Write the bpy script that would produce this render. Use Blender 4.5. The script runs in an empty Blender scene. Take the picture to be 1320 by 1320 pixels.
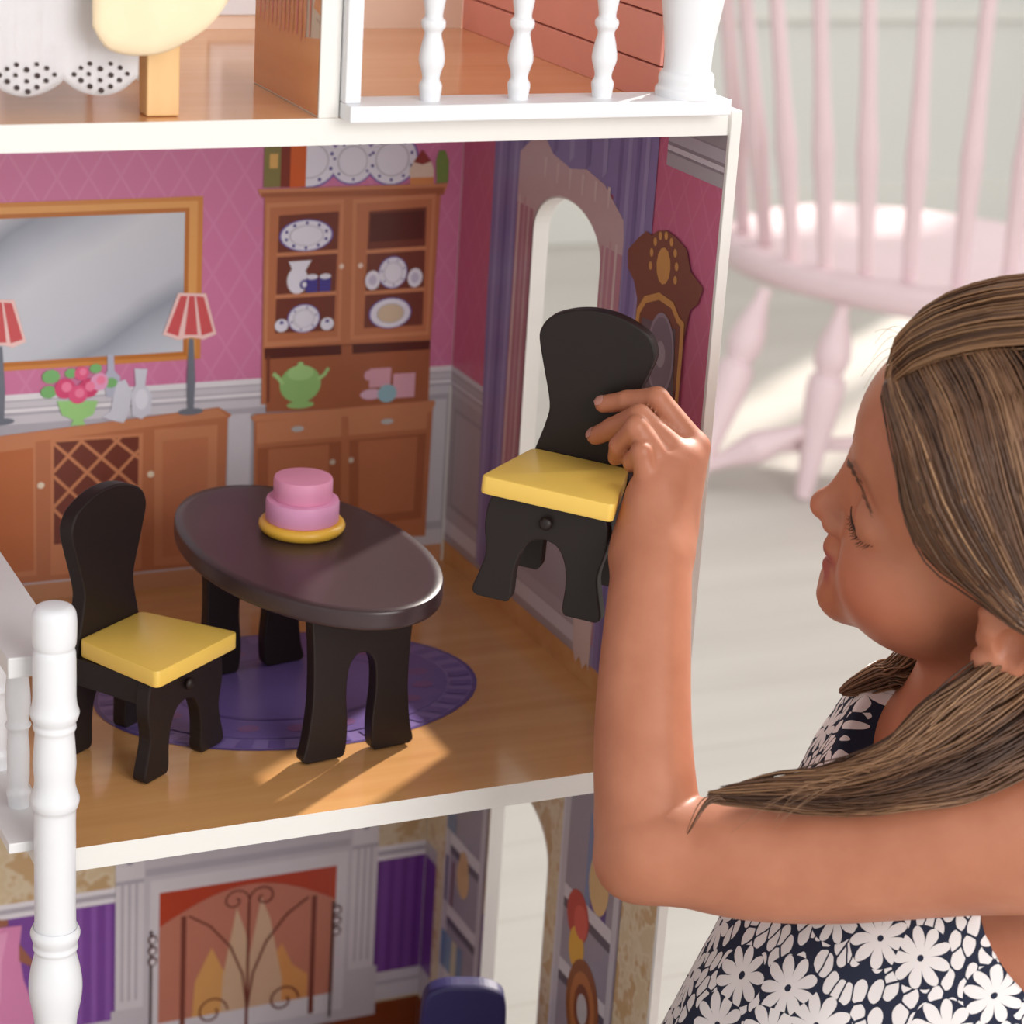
import bpy, bmesh, math, random
import numpy as np
from mathutils import Vector, Matrix

random.seed(7)
rng = np.random.default_rng(7)
scene = bpy.context.scene
COL = scene.collection

# ------------------------------------------------------------------ camera, world, lights
cd = bpy.data.cameras.new('camera')
cam = bpy.data.objects.new('camera', cd)
COL.objects.link(cam)
RT = Vector((0.9081, -0.4142, 0.0606)); UP = Vector((0.0867, 0.3277, 0.9408)); FW = Vector((0.4096, 0.8491, -0.3335))
cam.matrix_world = Matrix(((RT.x, UP.x, -FW.x, -0.6632), (RT.y, UP.y, -FW.y, -1.1331), (RT.z, UP.z, -FW.z, 0.6152), (0, 0, 0, 1)))
cd.sensor_width = 36.0
cd.lens = 83.97
cd.clip_start = 0.05
cd.dof.use_dof = True
cd.dof.focus_distance = 1.32
cd.dof.aperture_fstop = 9.0
scene.camera = cam

world = bpy.data.worlds.new('world')
scene.world = world
world.use_nodes = True
wb = world.node_tree.nodes['Background']
wb.inputs[0].default_value = (1.0, 0.985, 0.965, 1)
wb.inputs[1].default_value = 0.85

sd = bpy.data.lights.new('sun', 'SUN')
sd.energy = 6.5
sd.angle = math.radians(2.0)
sd.color = (1.0, 0.93, 0.84)
sun = bpy.data.objects.new('sun', sd)
COL.objects.link(sun)
sun.rotation_euler = Vector((-0.68, -0.49, -0.545)).to_track_quat('-Z', 'Y').to_euler()

def area(name, loc, target, sx, sy, power, color):
    d = bpy.data.lights.new(name, 'AREA')
    d.shape = 'RECTANGLE'; d.size = sx; d.size_y = sy; d.energy = power; d.color = color
    o = bpy.data.objects.new(name, d); COL.objects.link(o)
    o.location = loc
    o.rotation_euler = (Vector(target) - Vector(loc)).to_track_quat('-Z', 'Y').to_euler()
    return o
area('key_light_front', (0.45, -2.9, 1.15), (-0.2, 0.2, 0.1), 1.7, 1.7, 70, (1.0, 0.98, 0.96))  # soft key added in front, with no window, to brighten the dollhouse interior
area('added_light_side', (2.6, 0.6, 1.9), (0.1, -0.1, 0.2), 1.2, 1.6, 42, (1.0, 0.96, 0.9))  # soft light added inside the room for an assumed side window, no opening behind

vs = scene.view_settings
vs.view_transform = 'Standard'; vs.look = 'None'; vs.gamma = 1.0; vs.use_curve_mapping = False
vs.exposure = -0.1

# ------------------------------------------------------------------ materials
def lin(c):
    c = c / 255.0
    return c / 12.92 if c <= 0.04045 else ((c + 0.055) / 1.055) ** 2.4
def rgb(r, g, b): return (lin(r), lin(g), lin(b), 1.0)
def clampc(c, k): return tuple(min(1.0, v * k) for v in c[:3]) + (1.0,)

class NT:
    def __init__(s, name):
        s.m = bpy.data.materials.new(name); s.m.use_nodes = True
        s.t = s.m.node_tree; s.n = s.t.nodes; s.l = s.t.links
        s.b = s.n['Principled BSDF']
    def node(s, t, **kw):
        n = s.n.new(t)
        for k, v in kw.items(): setattr(n, k, v)
        return n
    def math(s, op, a, b=None, c=None):
        n = s.n.new('ShaderNodeMath'); n.operation = op
        for i, v in enumerate((a, b, c)):
            if v is None: continue
            if isinstance(v, (int, float)): n.inputs[i].default_value = v
            else: s.l.new(v, n.inputs[i])
        return n.outputs[0]
    def mix(s, f, a, b):
        n = s.n.new('ShaderNodeMix'); n.data_type = 'RGBA'
        for i, v in ((0, f), (6, a), (7, b)):
            if isinstance(v, (int, float)): n.inputs[i].default_value = v
            elif isinstance(v, tuple): n.inputs[i].default_value = v
            else: s.l.new(v, n.inputs[i])
        return n.outputs[2]
    def ramp(s, f, stops):
        n = s.n.new('ShaderNodeValToRGB'); e = n.color_ramp.elements
        e[0].position, e[0].color = stops[0]; e[1].position, e[1].color = stops[-1]
        for p, c in stops[1:-1]:
            x = e.new(p); x.color = c
        s.l.new(f, n.inputs[0]); return n.outputs[0]
    def obj(s):
        tc = s.n.new('ShaderNodeTexCoord'); return tc.outputs['Object']
    def xyz(s, v):
        n = s.n.new('ShaderNodeSeparateXYZ'); s.l.new(v, n.inputs[0]); return n.outputs
    def mapping(s, v, scale):
        n = s.n.new('ShaderNodeMapping'); n.inputs['Scale'].default_value = scale; s.l.new(v, n.inputs[0]); return n.outputs[0]
    def noise(s, v, scale, detail=3, rough=.55):
        n = s.n.new('ShaderNodeTexNoise'); n.inputs['Scale'].default_value = scale
        n.inputs['Detail'].default_value = detail; n.inputs['Roughness'].default_value = rough
        s.l.new(v, n.inputs['Vector']); return n.outputs[0]
    def base(s, c):
        if isinstance(c, tuple): s.b.inputs['Base Color'].default_value = c
        else: s.l.new(c, s.b.inputs['Base Color'])
    def set(s, **kw):
        for k, v in kw.items(): s.b.inputs[k.replace('_', ' ')].default_value = v
    def bump(s, h, strength, dist=.001):
        n = s.n.new('ShaderNodeBump'); n.inputs['Strength'].default_value = strength; n.inputs['Distance'].default_value = dist
        s.l.new(h, n.inputs['Height']); s.l.new(n.outputs[0], s.b.inputs['Normal'])

MATS = {}
def plain(name, c, rough=.5, var=.06, scale=90, spec=.5, coat=0.0):
    if name in MATS: return MATS[name]
    t = NT(name)
    o = t.obj()
    f = t.noise(o, scale, 3)
    t.base(t.mix(f, clampc(c, 1 - var), clampc(c, 1 + var)))
    t.set(Roughness=rough, Specular_IOR_Level=spec, Coat_Weight=coat)
    MATS[name] = t.m
    return t.m
def pr(r, g, b, rough=.32):
    """printed ink: semi-gloss paper laminate of one flat colour"""
    return plain('print_%d_%d_%d' % (r, g, b), rgb(r, g, b), rough, .05, 60)
def wood(name, c1, c2, axis, rough, coat=0.0, scale=22):
    t = NT(name); o = t.obj()
    sc = [1.0, 1.0, 1.0]; sc[axis] = 0.06
    v = t.mapping(o, tuple(sc))
    f1 = t.noise(v, scale * 4, 5, .6); f2 = t.noise(v, scale, 2, .5)
    f = t.math('ADD', t.math('MULTIPLY', f1, .45), t.math('MULTIPLY', f2, .55))
    t.base(t.ramp(f, [(.3, c1), (.7, c2)]))
    t.set(Roughness=rough, Coat_Weight=coat, Coat_Roughness=.08)
    MATS[name] = t.m; return t.m

def wallpaper(name, c1, c2, u, w, h):
    t = NT(name); o = t.xyz(t.obj())
    a = t.math('MULTIPLY', o[u], 1 / w); b = t.math('MULTIPLY', o[2], 1 / h)
    d1 = t.math('PINGPONG', t.math('ADD', a, b), .5); d2 = t.math('PINGPONG', t.math('SUBTRACT', a, b), .5)
    m = t.math('MINIMUM', d1, d2)
    line = t.math('SMOOTH_MIN', m, .085, .02)
    f = t.math('MULTIPLY', line, 1 / .085)
    t.base(t.mix(f, c2, c1)); t.set(Roughness=.34)
    MATS[name] = t.m; return t.m
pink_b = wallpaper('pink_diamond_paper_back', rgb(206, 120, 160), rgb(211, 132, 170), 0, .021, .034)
pink_shaded = wallpaper('pink_diamond_paper_shaded', rgb(196, 98, 130), rgb(201, 110, 140), 1, .021, .034)  # same paper as the back wall, colour darkened for the shaded right wall
cream_edge = plain('cream_painted_board', rgb(226, 224, 220), .38, .02)
white = plain('white_painted_wood', rgb(230, 231, 235), .35, .02)
dollfloor = wood('toy_floor_wood', rgb(194, 139, 86), rgb(214, 164, 108), 0, .16, .3)
redfloor = wood('lower_floor_wood', rgb(118, 52, 24), rgb(142, 72, 38), 0, .25, .2)
upfloor = wood('upper_floor_wood', rgb(218, 154, 102), rgb(232, 176, 126), 0, .18, .3)
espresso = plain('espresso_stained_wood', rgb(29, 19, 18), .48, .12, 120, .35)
espresso_sheen = plain('espresso_table_sheen', rgb(58, 42, 45), .33, .1, 120)  # espresso lightened to purple-grey, painting in the sheen of the tabletop
yellow = plain('yellow_painted_wood', rgb(232, 192, 92), .34, .04, 60)
yellow2 = plain('golden_yellow_plate_paint', rgb(228, 176, 62), .4, .03)
pinkcake = plain('pink_painted_wood', rgb(228, 152, 184), .5, .04)
pinkcake2 = plain('lilac_pink_painted_wood', rgb(224, 156, 194), .5, .04)
tanwood = wood('pale_pine', rgb(222, 178, 120), rgb(234, 194, 138), 2, .5)

# ------------------------------------------------------------------ object helpers
def link(name, me, mats, parent=None, smooth=False):
    for m in (mats if isinstance(mats, (list, tuple)) else [mats]): me.materials.append(m)
    o = bpy.data.objects.new(name, me); COL.objects.link(o)
    if parent is not None: o.parent = parent
    if smooth:
        me.polygons.foreach_set('use_smooth', [True] * len(me.polygons))
    return o
def from_bm(name, bm, mats, parent=None, smooth=False, sharp=None):
    bmesh.ops.recalc_face_normals(bm, faces=bm.faces[:])
    me = bpy.data.meshes.new(name); bm.to_mesh(me); bm.free()
    o = link(name, me, mats, parent, smooth)
    if smooth and sharp: 
        try: me.set_sharp_from_angle(angle=math.radians(sharp))
        except Exception: pass
    return o
def box(bm, x0, x1, y0, y1, z0, z1, mi=0):
    v = [bm.verts.new((x, y, z)) for x in (x0, x1) for y in (y0, y1) for z in (z0, z1)]
    fs = [(0, 1, 3, 2), (4, 6, 7, 5), (0, 4, 5, 1), (2, 3, 7, 6), (0, 2, 6, 4), (1, 5, 7, 3)]
    out = []
    for f in fs:
        q = bm.faces.new([v[i] for i in f]); q.material_index = mi; out.append(q)
    return out   # order: -x +x -y +y -z +z
def boxobj(name, dims, mats, parent=None, bevel=0.0, facemats=None):
    bm = bmesh.new(); fs = box(bm, *dims)
    if facemats:
        for i, m in facemats.items(): fs[i].material_index = m
    if bevel: bmesh.ops.bevel(bm, geom=bm.edges[:], offset=bevel, segments=2, affect='EDGES', profile=.5)
    return from_bm(name, bm, mats, parent)
def lathe(name, prof, mats, parent=None, loc=(0, 0, 0), n=32, matidx=None):
    """prof: list of (radius, z) from bottom to top"""
    bm = bmesh.new(); rings = []
    for r, z in prof:
        rings.append([bm.verts.new((r * math.cos(2 * math.pi * k / n), r * math.sin(2 * math.pi * k / n), z)) for k in range(n)])
    for a, b in zip(rings, rings[1:]):
        for k in range(n): bm.faces.new((a[k], a[(k + 1) % n], b[(k + 1) % n], b[k]))
    bm.faces.new(rings[0][::-1]); bm.faces.new(rings[-1])
    o = from_bm(name, bm, mats, parent, True, 50); o.location = loc
    return o
def smooth_prof(pts, sub=4):
    """catmull-rom through a list of (r,z)"""
    P = [pts[0]] + list(pts) + [pts[-1]]; out = []
    for i in range(1, len(P) - 2):
        p0, p1, p2, p3 = [np.array(P[i + k], float) for k in (-1, 0, 1, 2)]
        for s in range(sub):
            t = s / sub
            out.append(tuple(.5 * (2 * p1 + (p2 - p0) * t + (2 * p0 - 5 * p1 + 4 * p2 - p3) * t * t + (3 * p1 - p0 - 3 * p2 + p3) * t ** 3)))
    out.append(tuple(pts[-1])); return out
def prism(bm, pts, to3, d0, d1, mi=0):
    """extrude a 2D outline; to3(u,v,d) -> 3D"""
    a = [bm.verts.new(to3(u, v, d0)) for u, v in pts]; b = [bm.verts.new(to3(u, v, d1)) for u, v in pts]
    fa = bm.faces.new(a); fb = bm.faces.new(b[::-1]); n = len(pts); fa.material_index = mi; fb.material_index = mi
    for i in range(n):
        f = bm.faces.new((a[i], b[i], b[(i + 1) % n], a[(i + 1) % n])); f.material_index = mi
def tube(bm, pts, rad, n=8, cap=True):
    P = [Vector(p) for p in pts]; rings = []; up = Vector((.13, .21, .97))
    for i, p in enumerate(P):
        t = (P[min(i + 1, len(P) - 1)] - P[max(i - 1, 0)]).normalized()
        a = t.cross(up)
        if a.length < 1e-4: a = t.cross(Vector((1, 0, 0)))
        a.normalize(); b = t.cross(a); r = rad[i] if isinstance(rad, (list, tuple)) else rad
        rings.append([bm.verts.new(p + (a * math.cos(2 * math.pi * k / n) + b * math.sin(2 * math.pi * k / n)) * r) for k in range(n)])
    for a, b in zip(rings, rings[1:]):
        for k in range(n): bm.faces.new((a[k], a[(k + 1) % n], b[(k + 1) % n], b[k]))
    if cap: bm.faces.new(rings[0][::-1]); bm.faces.new(rings[-1])
def empty(name, label=None, cat=None, group=None, loc=(0, 0, 0)):
    o = bpy.data.objects.new(name, None); COL.objects.link(o); o.location = loc; o.empty_display_size = .05
    if label: tag(o, label, cat, group)
    return o
def tag(o, label, cat, group=None):
    o['label'] = label; o['category'] = cat
    if group: o['group'] = group
    return o
def struct(o): o['kind'] = 'structure'; return o

# ------------------------------------------------------------------ the room
G = -0.415
YB = 2.85
t = NT('whitewashed_floor_boards')
o_ = t.obj(); x_ = t.xyz(o_)
v_ = t.mapping(o_, (.12, 1.0, 1.0))
f_ = t.noise(v_, 9, 5, .6)
seam = t.math('PINGPONG', t.math('MULTIPLY', x_[1], 1 / .13), .5)
sm = t.math('LESS_THAN', seam, .012)
basec = t.ramp(f_, [(.25, rgb(188, 182, 175)), (.75, rgb(207, 202, 196))])
t.base(t.mix(t.math('MULTIPLY', sm, .35), basec, rgb(165, 155, 145)))
t.set(Roughness=.45)
MATS['floor'] = t.m
bm = bmesh.new(); box(bm, -3.0, 3.2, -3.2, YB + .1, G - .08, G)
struct(from_bm('floor', bm, t.m))
wallm = plain('pale_grey_wall_paint', rgb(218, 219, 216), .7, .02, 8)
trimm = plain('white_trim_paint', rgb(222, 222, 218), .5, .02, 20)
# back wall with an assumed, unseen tall window near its right-hand end
bm = bmesh.new()
box(bm, -3.0, 2.46, YB, YB + .1, G, 2.6)
box(bm, 2.46, 3.08, YB, YB + .1, 1.25, 2.6)
box(bm, 2.46, 3.08, YB, YB + .1, G, G + .2)
box(bm, 3.08, 3.2, YB, YB + .1, G, 2.6)
struct(from_bm('wall_back', bm, wallm))
bm = bmesh.new()
box(bm, 3.1, 3.2, -3.2, 1.5, G, 3.6)
box(bm, 3.1, 3.2, 1.5, YB, G, 2.1)
box(bm, 3.1, 3.2, 1.5, YB, 3.2, 3.6)
struct(from_bm('wall_right', bm, wallm))  # unseen wall, its high opening shaped to gate the sun
win = struct(from_bm('assumed_window_1', (lambda b: (box(b, 2.46, 3.08, YB - .015, YB + .06, 1.21, 1.25), box(b, 2.46, 3.08, YB - .015, YB + .06, G + .2, G + .24), box(b, 2.46, 2.50, YB - .015, YB + .06, G + .2, 1.25), box(b, 3.04, 3.08, YB - .015, YB + .06, G + .2, 1.25), b)[-1])(bmesh.new()), trimm))  # window assumed outside the view, sized to let the sun patch onto the floor
boxobj('glazing_bar', (2.757, 2.783, YB, YB + .04, G + .24, 1.21), trimm, win)  # bar of the assumed window
struct(boxobj('baseboard_back', (-3.0, 3.1, YB - .018, YB, G, G + .11), trimm, None, .004))
# panel moulding on the back wall
for k, (z0, z1) in enumerate(((.005, .035),)):
    struct(boxobj('trim_1', (-2.8, 2.45, YB - .016, YB, z0, z1), trimm, None, .004))

# ------------------------------------------------------------------ dollhouse shell
D = 0.3542; H = 0.3795; T = 0.0138; LZ = -0.393; XL = -0.80; ZT = 0.80
house = empty('dollhouse', 'large open-fronted dollhouse with white edges, printed walls and turned posts', 'dollhouse', loc=(-.37, .1, G))
def hp(o):
    """parent a part that was modelled in room coordinates"""
    o.parent = house; o.matrix_parent_inverse = Matrix.Translation((.37, -.1, -G)); return o
mid = hp(boxobj('floor_panel', (-.384, 0, 0, D, -T, 0), [cream_edge, dollfloor], None, 0, {5: 1}))
upp = hp(boxobj('upper_floor_panel', (XL, 0, 0, D, H, H + T), [cream_edge, upfloor], None, 0, {5: 1}))
low = hp(boxobj('ground_floor_panel', (XL, 0, -.02, D, G, LZ), [cream_edge, redfloor], None, 0, {5: 1}))
back = hp(boxobj('back_wall_panel', (XL, .006, D, D + .006, G, ZT), cream_edge))
left = hp(boxobj('left_wall_panel', (XL - .006, XL, 0, D + .006, G, ZT), cream_edge))

AY0, AY1 = 0.139, 0.236       # window opening in the right wall, front and rear jamb
def arch_curve(y0, y1, zs, rise, n=12):
    return [((y0 + y1) / 2 + (y1 - y0) / 2 * math.cos(math.pi * k / n), zs + rise * math.sin(math.pi * k / n)) for k in range(n + 1)]  # y1 -> y0
def wall_pieces(ya, yb, za, zb, y0, y1, z0, zs, rise):
    """outline pieces of a wall field with an arched opening"""
    c = arch_curve(y0, y1, zs, rise); h = len(c) // 2
    out = [[(ya, za), (y0, za), (y0, zb), (ya, zb)], [(y1, za), (yb, za), (yb, zb), (y1, zb)]]
    if z0 > za: out.append([(y0, za), (y1, za), (y1, z0), (y0, z0)])
    ym = (y0 + y1) / 2
    out.append([(y1, zb)] + c[:h + 1] + [(ym, zb)])
    out.append([(ym, zb)] + c[h:] + [(y0, zb)])
    return out
UPW = (0, D, -.02, H + T, AY0, AY1, .10, .272, .030)
LOW = (0, D, G, -.02, (0.1496, -0.1561)[0], .244, LZ, -.150, .037)
bm = bmesh.new()
for a in (UPW, LOW):
    for pts in wall_pieces(*a): prism(bm, pts, lambda u, v, d: (d, u, v), 0.0002, .0062)
rwall = hp(from_bm('right_wall_panel', bm, cream_edge))
# thickness of the opening seen at its rear jamb
for a in (UPW, LOW):
    y0, y1, z0, zs = a[4:8]
    crv = [(y1, z0)] + arch_curve(y0, y1, zs, a[8], 20) + [(y0, z0)]
    ctr = ((y0 + y1) / 2, zs)
    bm = bmesh.new()
    for p0, p1 in zip(crv, crv[1:]):
        sh_r = lambda p: (p[0] + (-.0004 if p[0] > ctr[0] else .0004), p[1] - (.0004 if p[1] > zs + .004 else 0))
        p0, p1 = sh_r(p0), sh_r(p1)
        o0 = (p0[0] + (.0012 if p0[0] > ctr[0] else -.0012), p0[1] + (.0012 if p0[1] > zs else 0)); o1 = (p1[0] + (.0012 if p1[0] > ctr[0] else -.0012), p1[1] + (.0012 if p1[1] > zs else 0))
        prism(bm, [p0, p1, o1, o0], lambda u, v, d: (d, u, v), -.0004, .0105)
    hp(from_bm('window_reveal', bm, cream_edge))
hp(boxobj('front_edge_strip', (-.0002, .0064, -.003, .0006, G, H + T), cream_edge, None, .0006))

# ------------------------------------------------------------------ printed scenery
class Print:
    def __init__(s, kind, pos, base=.0004):
        s.kind, s.pos, s.base, s.it = kind, pos, base, []
    def add(s, pts, m, L=0): s.it.append((pts, m, L)); return s
    def build(s, name, parent, label=None):
        mats = []; bm = bmesh.new()
        for rank, (pts, m, L) in enumerate(sorted(s.it, key=lambda q: q[2])):
            if m not in mats: mats.append(m)
            d = s.base + .000015 * rank
            vs_ = []
            for u, v in pts:
                if s.kind == 'B': vs_.append(bm.verts.new((u, s.pos - d, v)))
                elif s.kind == 'R': vs_.append(bm.verts.new((s.pos - d, u, v)))
                else: vs_.append(bm.verts.new((u, v, s.pos + d)))
            f = bm.faces.new(vs_); f.material_index = mats.index(m)
        want = {'B': Vector((0, -1, 0)), 'R': Vector((-1, 0, 0)), 'F': Vector((0, 0, 1))}[s.kind]
        bm.normal_update()
        for f in bm.faces:
            if f.normal.dot(want) < 0: f.normal_flip()
        bmesh.ops.triangulate(bm, faces=bm.faces[:])
        me = bpy.data.meshes.new(name); bm.to_mesh(me); bm.free()
        o = link(name, me, mats)
        o.parent = parent
        if parent is house: o.matrix_parent_inverse = Matrix.Translation((.37, -.1, -G))
        if label: o['label'] = label
        return o
def rect(a, b): return [(a[0], a[1]), (b[0], a[1]), (b[0], b[1]), (a[0], b[1])]
def ell(c, rx, ry, n=26, a0=0, a1=2 * math.pi):
    full = abs(a1 - a0 - 2 * math.pi) < 1e-6
    return [(c[0] + rx * math.cos(a0 + (a1 - a0) * k / (n if full else n - 1)), c[1] + ry * math.sin(a0 + (a1 - a0) * k / (n if full else n - 1))) for k in range(n)]
def stroke(P, line, w, m, L):
    """ribbon along a polyline"""
    for (a, b) in zip(line, line[1:]):
        dx, dy = b[0] - a[0], b[1] - a[1]; n = math.hypot(dx, dy) or 1; ox, oy = -dy / n * w / 2, dx / n * w / 2
        ex, ey = dx / n * w * .3, dy / n * w * .3
        P.add([(a[0] + ox - ex, a[1] + oy - ey), (b[0] + ox + ex, b[1] + oy + ey), (b[0] - ox + ex, b[1] - oy + ey), (a[0] - ox - ex, a[1] - oy - ey)], m, L)
K1, K4, K5, K6, K7 = .000195, .000162, .000121, .000137, .000186
wht = pr(226, 222, 228); gry = pr(176, 172, 182); lgr = pr(204, 200, 208)
br1 = pr(182, 112, 76); br2 = pr(160, 92, 60); br3 = pr(112, 54, 40); br4 = pr(198, 130, 92); brd = pr(84, 32, 24)
prp = pr(108, 82, 160); nav = pr(72, 62, 142); chn = pr(226, 224, 236)

# --- middle room, back wall
z_r, z_f = .1465, .0
P = Print('B', D, 0.0002)
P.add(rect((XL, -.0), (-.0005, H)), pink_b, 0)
P.build('printed_wallpaper', back)
P = Print('B', D, 0.0003)
P.add(rect((XL, .004), (-.0005, .1465)), gry, 0)
for z0, z1, m in ((.1465, .1425, wht), (.1415, .1375, lgr), (.1365, .134, wht), (.132, .126, lgr)): P.add(rect((XL, z0), (-.0005, z1)), m, 1)
P.add(rect((-.165, .122), (-.149, .03)), lgr, 1); P.add(rect((-.0155, .122), (-.003, .03)), lgr, 1)
P.add(rect((XL, .024), (-.0005, .012)), lgr, 1); P.add(rect((XL, .012), (-.0005, .0)), pr(196, 140, 104), 1)
P.build('printed_wainscot', back)
# mirror
t = NT('printed_mirror_glass'); x_ = t.xyz(t.obj())
g_ = t.math('ADD', t.math('MULTIPLY', x_[0], 5.0), t.math('MULTIPLY', x_[2], -9.0))
n_ = t.noise(t.obj(), 14, 2)
t.base(t.ramp(t.math('FRACT', t.math('ADD', t.math('ADD', g_, t.math('MULTIPLY', n_, .25)), .35)), [(0, rgb(208, 210, 218)), (.45, rgb(194, 197, 207)), (.62, rgb(148, 153, 166)), (.8, rgb(184, 189, 201)), (1, rgb(208, 210, 218))]))
t.set(Roughness=.3); mirror_m = t.m
P = Print('B', D, 0.0006)
mo0, mo1 = (-0.1859, 0.2743), (-0.1879, 0.1630)
mi0, mi1 = (-0.1983, 0.2639), (-0.1998, 0.1689)
P.add(rect((-.52, mo0[1]), (mo0[0], mo1[1])), pr(206, 134, 66), 2)
P.add(rect((-.515, mo0[1] - .003), (mo0[0] - .0035, mo1[1] + .003)), pr(222, 160, 92), 3)
P.add(rect((-.51, mi0[1] + .003), (mi0[0] + .003, mi1[1] - .003)), pr(186, 112, 48), 4)
P.add(rect((-.507, mi0[1]), (mi0[0], mi1[1])), mirror_m, 5)
P.build('printed_mirror', back, 'printed orange-framed mirror')
# sideboard
P = Print('B', D, 0.0006)
P.add([(-.5, (-0.3219, 0.1189)[1])] + [(-0.3219, 0.1189), (-0.1723, 0.1280), (-0.1629, 0.1218), (-0.1657, 0.1191), (-0.1661, 0.0741), (-0.1665, 0.0134), (-0.2256, 0.0134), (-0.3135, 0.0132)] + [(-.5, (-0.3135, 0.0132)[1])], br1, 6)
P.add([(-0.3311, 0.1180), (-0.1723, 0.1268), (-0.1663, 0.1209), (-0.3312, 0.1112)], br4, 7)
P.add([(-0.3312, 0.1112), (-0.2985, 0.1132), (-0.2983, 0.0184), (-0.3324, 0.0186)], br4, 8); P.add([(-0.3313, 0.1071), (-0.3001, 0.1090), (-0.3002, 0.0220), (-0.3324, 0.0220)], pr(186, 108, 66), 9)
P.add([(-0.2883, 0.1143), (-0.2252, 0.1136), (-0.2256, 0.0160), (-0.2886, 0.0174)], br4, 8)
P.add([(-0.2862, 0.1117), (-0.2281, 0.1113), (-0.2288, 0.0387), (-0.2865, 0.0393)], br3, 9)
for a, b in (((-0.2862, 0.1109), (-0.2301, 0.0559)), ((-0.2684, 0.1120), (-0.2286, 0.0745)), ((-0.2460, 0.1114), (-0.2283, 0.0963)), ((-0.2863, 0.0878), (-0.2506, 0.0510)), ((-0.2864, 0.0645), (-0.2716, 0.0480)), ((-0.2668, 0.1118), (-0.2863, 0.0911)), ((-0.2411, 0.1115), (-0.2864, 0.0662)), ((-0.2284, 0.1013), (-0.2813, 0.0472)), ((-0.2286, 0.0745), (-0.2587, 0.0450))):
    stroke(P, [a, b], .0022, br4, 10)
P.add([(-0.2175, 0.1155), (-0.1729, 0.1155), (-0.1725, 0.0158), (-0.2165, 0.0168)], br4, 8); P.add([(-0.2117, 0.1067), (-0.1794, 0.1075), (-0.1790, 0.0234), (-0.2107, 0.0223)], pr(190, 118, 82), 9)
for c in ((-0.2951, 0.0823), (-0.2197, 0.0838)): P.add(ell(c, 15 * K4, 14 * K4, 14), pr(232, 214, 190), 11)
P.build('printed_sideboard', back, 'printed brown sideboard with lattice door')
# table lamps standing on the sideboard
def lampprint(dx, dz):
    P = Print('B', D, 0.0014)
    sh = lambda q: (q[0] + dx, q[1] + dz)
    metal = pr(112, 116, 128)
    P.add([sh(q) for q in ((-0.1944, 0.1778), (-0.1911, 0.1776), (-0.1895, 0.1482), (-0.1903, 0.1285), (-0.1947, 0.1288), (-0.1955, 0.1486))], metal, 14)
    P.add([sh(q) for q in ell((-0.1924, 0.1265), .0088, .0024)], metal, 14)
    P.add([sh(q) for q in ((-0.2024, 0.2098), (-0.1830, 0.2083), (-0.1754, 0.1799), (-0.1841, 0.1766), (-0.1927, 0.1788), (-0.2019, 0.1772), (-0.2127, 0.1816))], pr(240, 200, 196), 14)
    for q in (((-0.2007, 0.2076), (-0.1959, 0.2073), (-0.2019, 0.1799), (-0.2100, 0.1830)), ((-0.1948, 0.2073), (-0.1911, 0.2071), (-0.1884, 0.1801), (-0.1976, 0.1807)), ((-0.1900, 0.2070), (-0.1846, 0.2062), (-0.1776, 0.1817), (-0.1857, 0.1794))):
        P.add([sh(p_) for p_ in q], pr(206, 84, 88), 15)
    P.build('printed_lamp', back, 'printed table lamp with red panelled shade')
lampprint(0, 0)
lampprint((-0.3222, 0.1833)[0] - (-0.1933, 0.1810)[0], (-0.3222, 0.1833)[1] - (-0.1933, 0.1810)[1])
# bowl of roses and glass jugs
P = Print('B', D, 0.0014)
P.add([(-0.2842, 0.1405), (-0.2565, 0.1388), (-0.2597, 0.1294), (-0.2668, 0.1262), (-0.2649, 0.1224), (-0.2751, 0.1228), (-0.2732, 0.1266), (-0.2808, 0.1304)], pr(156, 206, 130), 14)
for c, r in (((-0.2881, 0.1574), 38), ((-0.2897, 0.1470), 34), ((-0.2581, 0.1611), 26), ((-0.2478, 0.1506), 28), ((-0.2748, 0.1589), 26)): P.add(ell(c, r * K4, r * .8 * K4, 9), pr(122, 180, 112), 14)
for c, r, m in (((-0.2787, 0.1487), 44, pr(214, 74, 120)), ((-0.2677, 0.1584), 30, pr(224, 92, 134)), ((-0.2629, 0.1481), 42, pr(208, 66, 112)), ((-0.2557, 0.1520), 38, pr(230, 160, 196)), ((-0.2700, 0.1440), 40, pr(226, 88, 132))):
    P.add(ell(c, r * K4, r * K4, 12), m, 15); P.add(ell((c[0] + .001, c[1] + .001), r * .5 * K4, r * .5 * K4, 10), pr(240, 130, 164), 16)
P.build('printed_rose_bowl', back, 'printed pink roses in a green bowl')
P = Print('B', D, 0.0014)
glass = pr(206, 206, 218); glass2 = pr(180, 182, 200)
P.add([(-0.2502, 0.1703), (-0.2459, 0.1700), (-0.2454, 0.1586), (-0.2414, 0.1543), (-0.2429, 0.1405), (-0.2509, 0.1410), (-0.2526, 0.1550), (-0.2502, 0.1589)], glass2, 14)
P.add([(-0.2437, 0.1504), (-0.2381, 0.1524), (-0.2332, 0.1431), (-0.2356, 0.1285), (-0.2387, 0.1221), (-0.2444, 0.1233), (-0.2541, 0.1273), (-0.2477, 0.1310), (-0.2461, 0.1407)], glass, 15)
P.add([(-0.2318, 0.1594), (-0.2229, 0.1585), (-0.2244, 0.1474), (-0.2194, 0.1405), (-0.2201, 0.1282), (-0.2266, 0.1237), (-0.2331, 0.1266), (-0.2340, 0.1415), (-0.2309, 0.1479)], glass, 15)
P.add(ell((-0.2267, 0.1377), 28 * K4, 45 * K4), pr(222, 222, 232), 16)
P.build('printed_glass_jugs', back)

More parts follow.
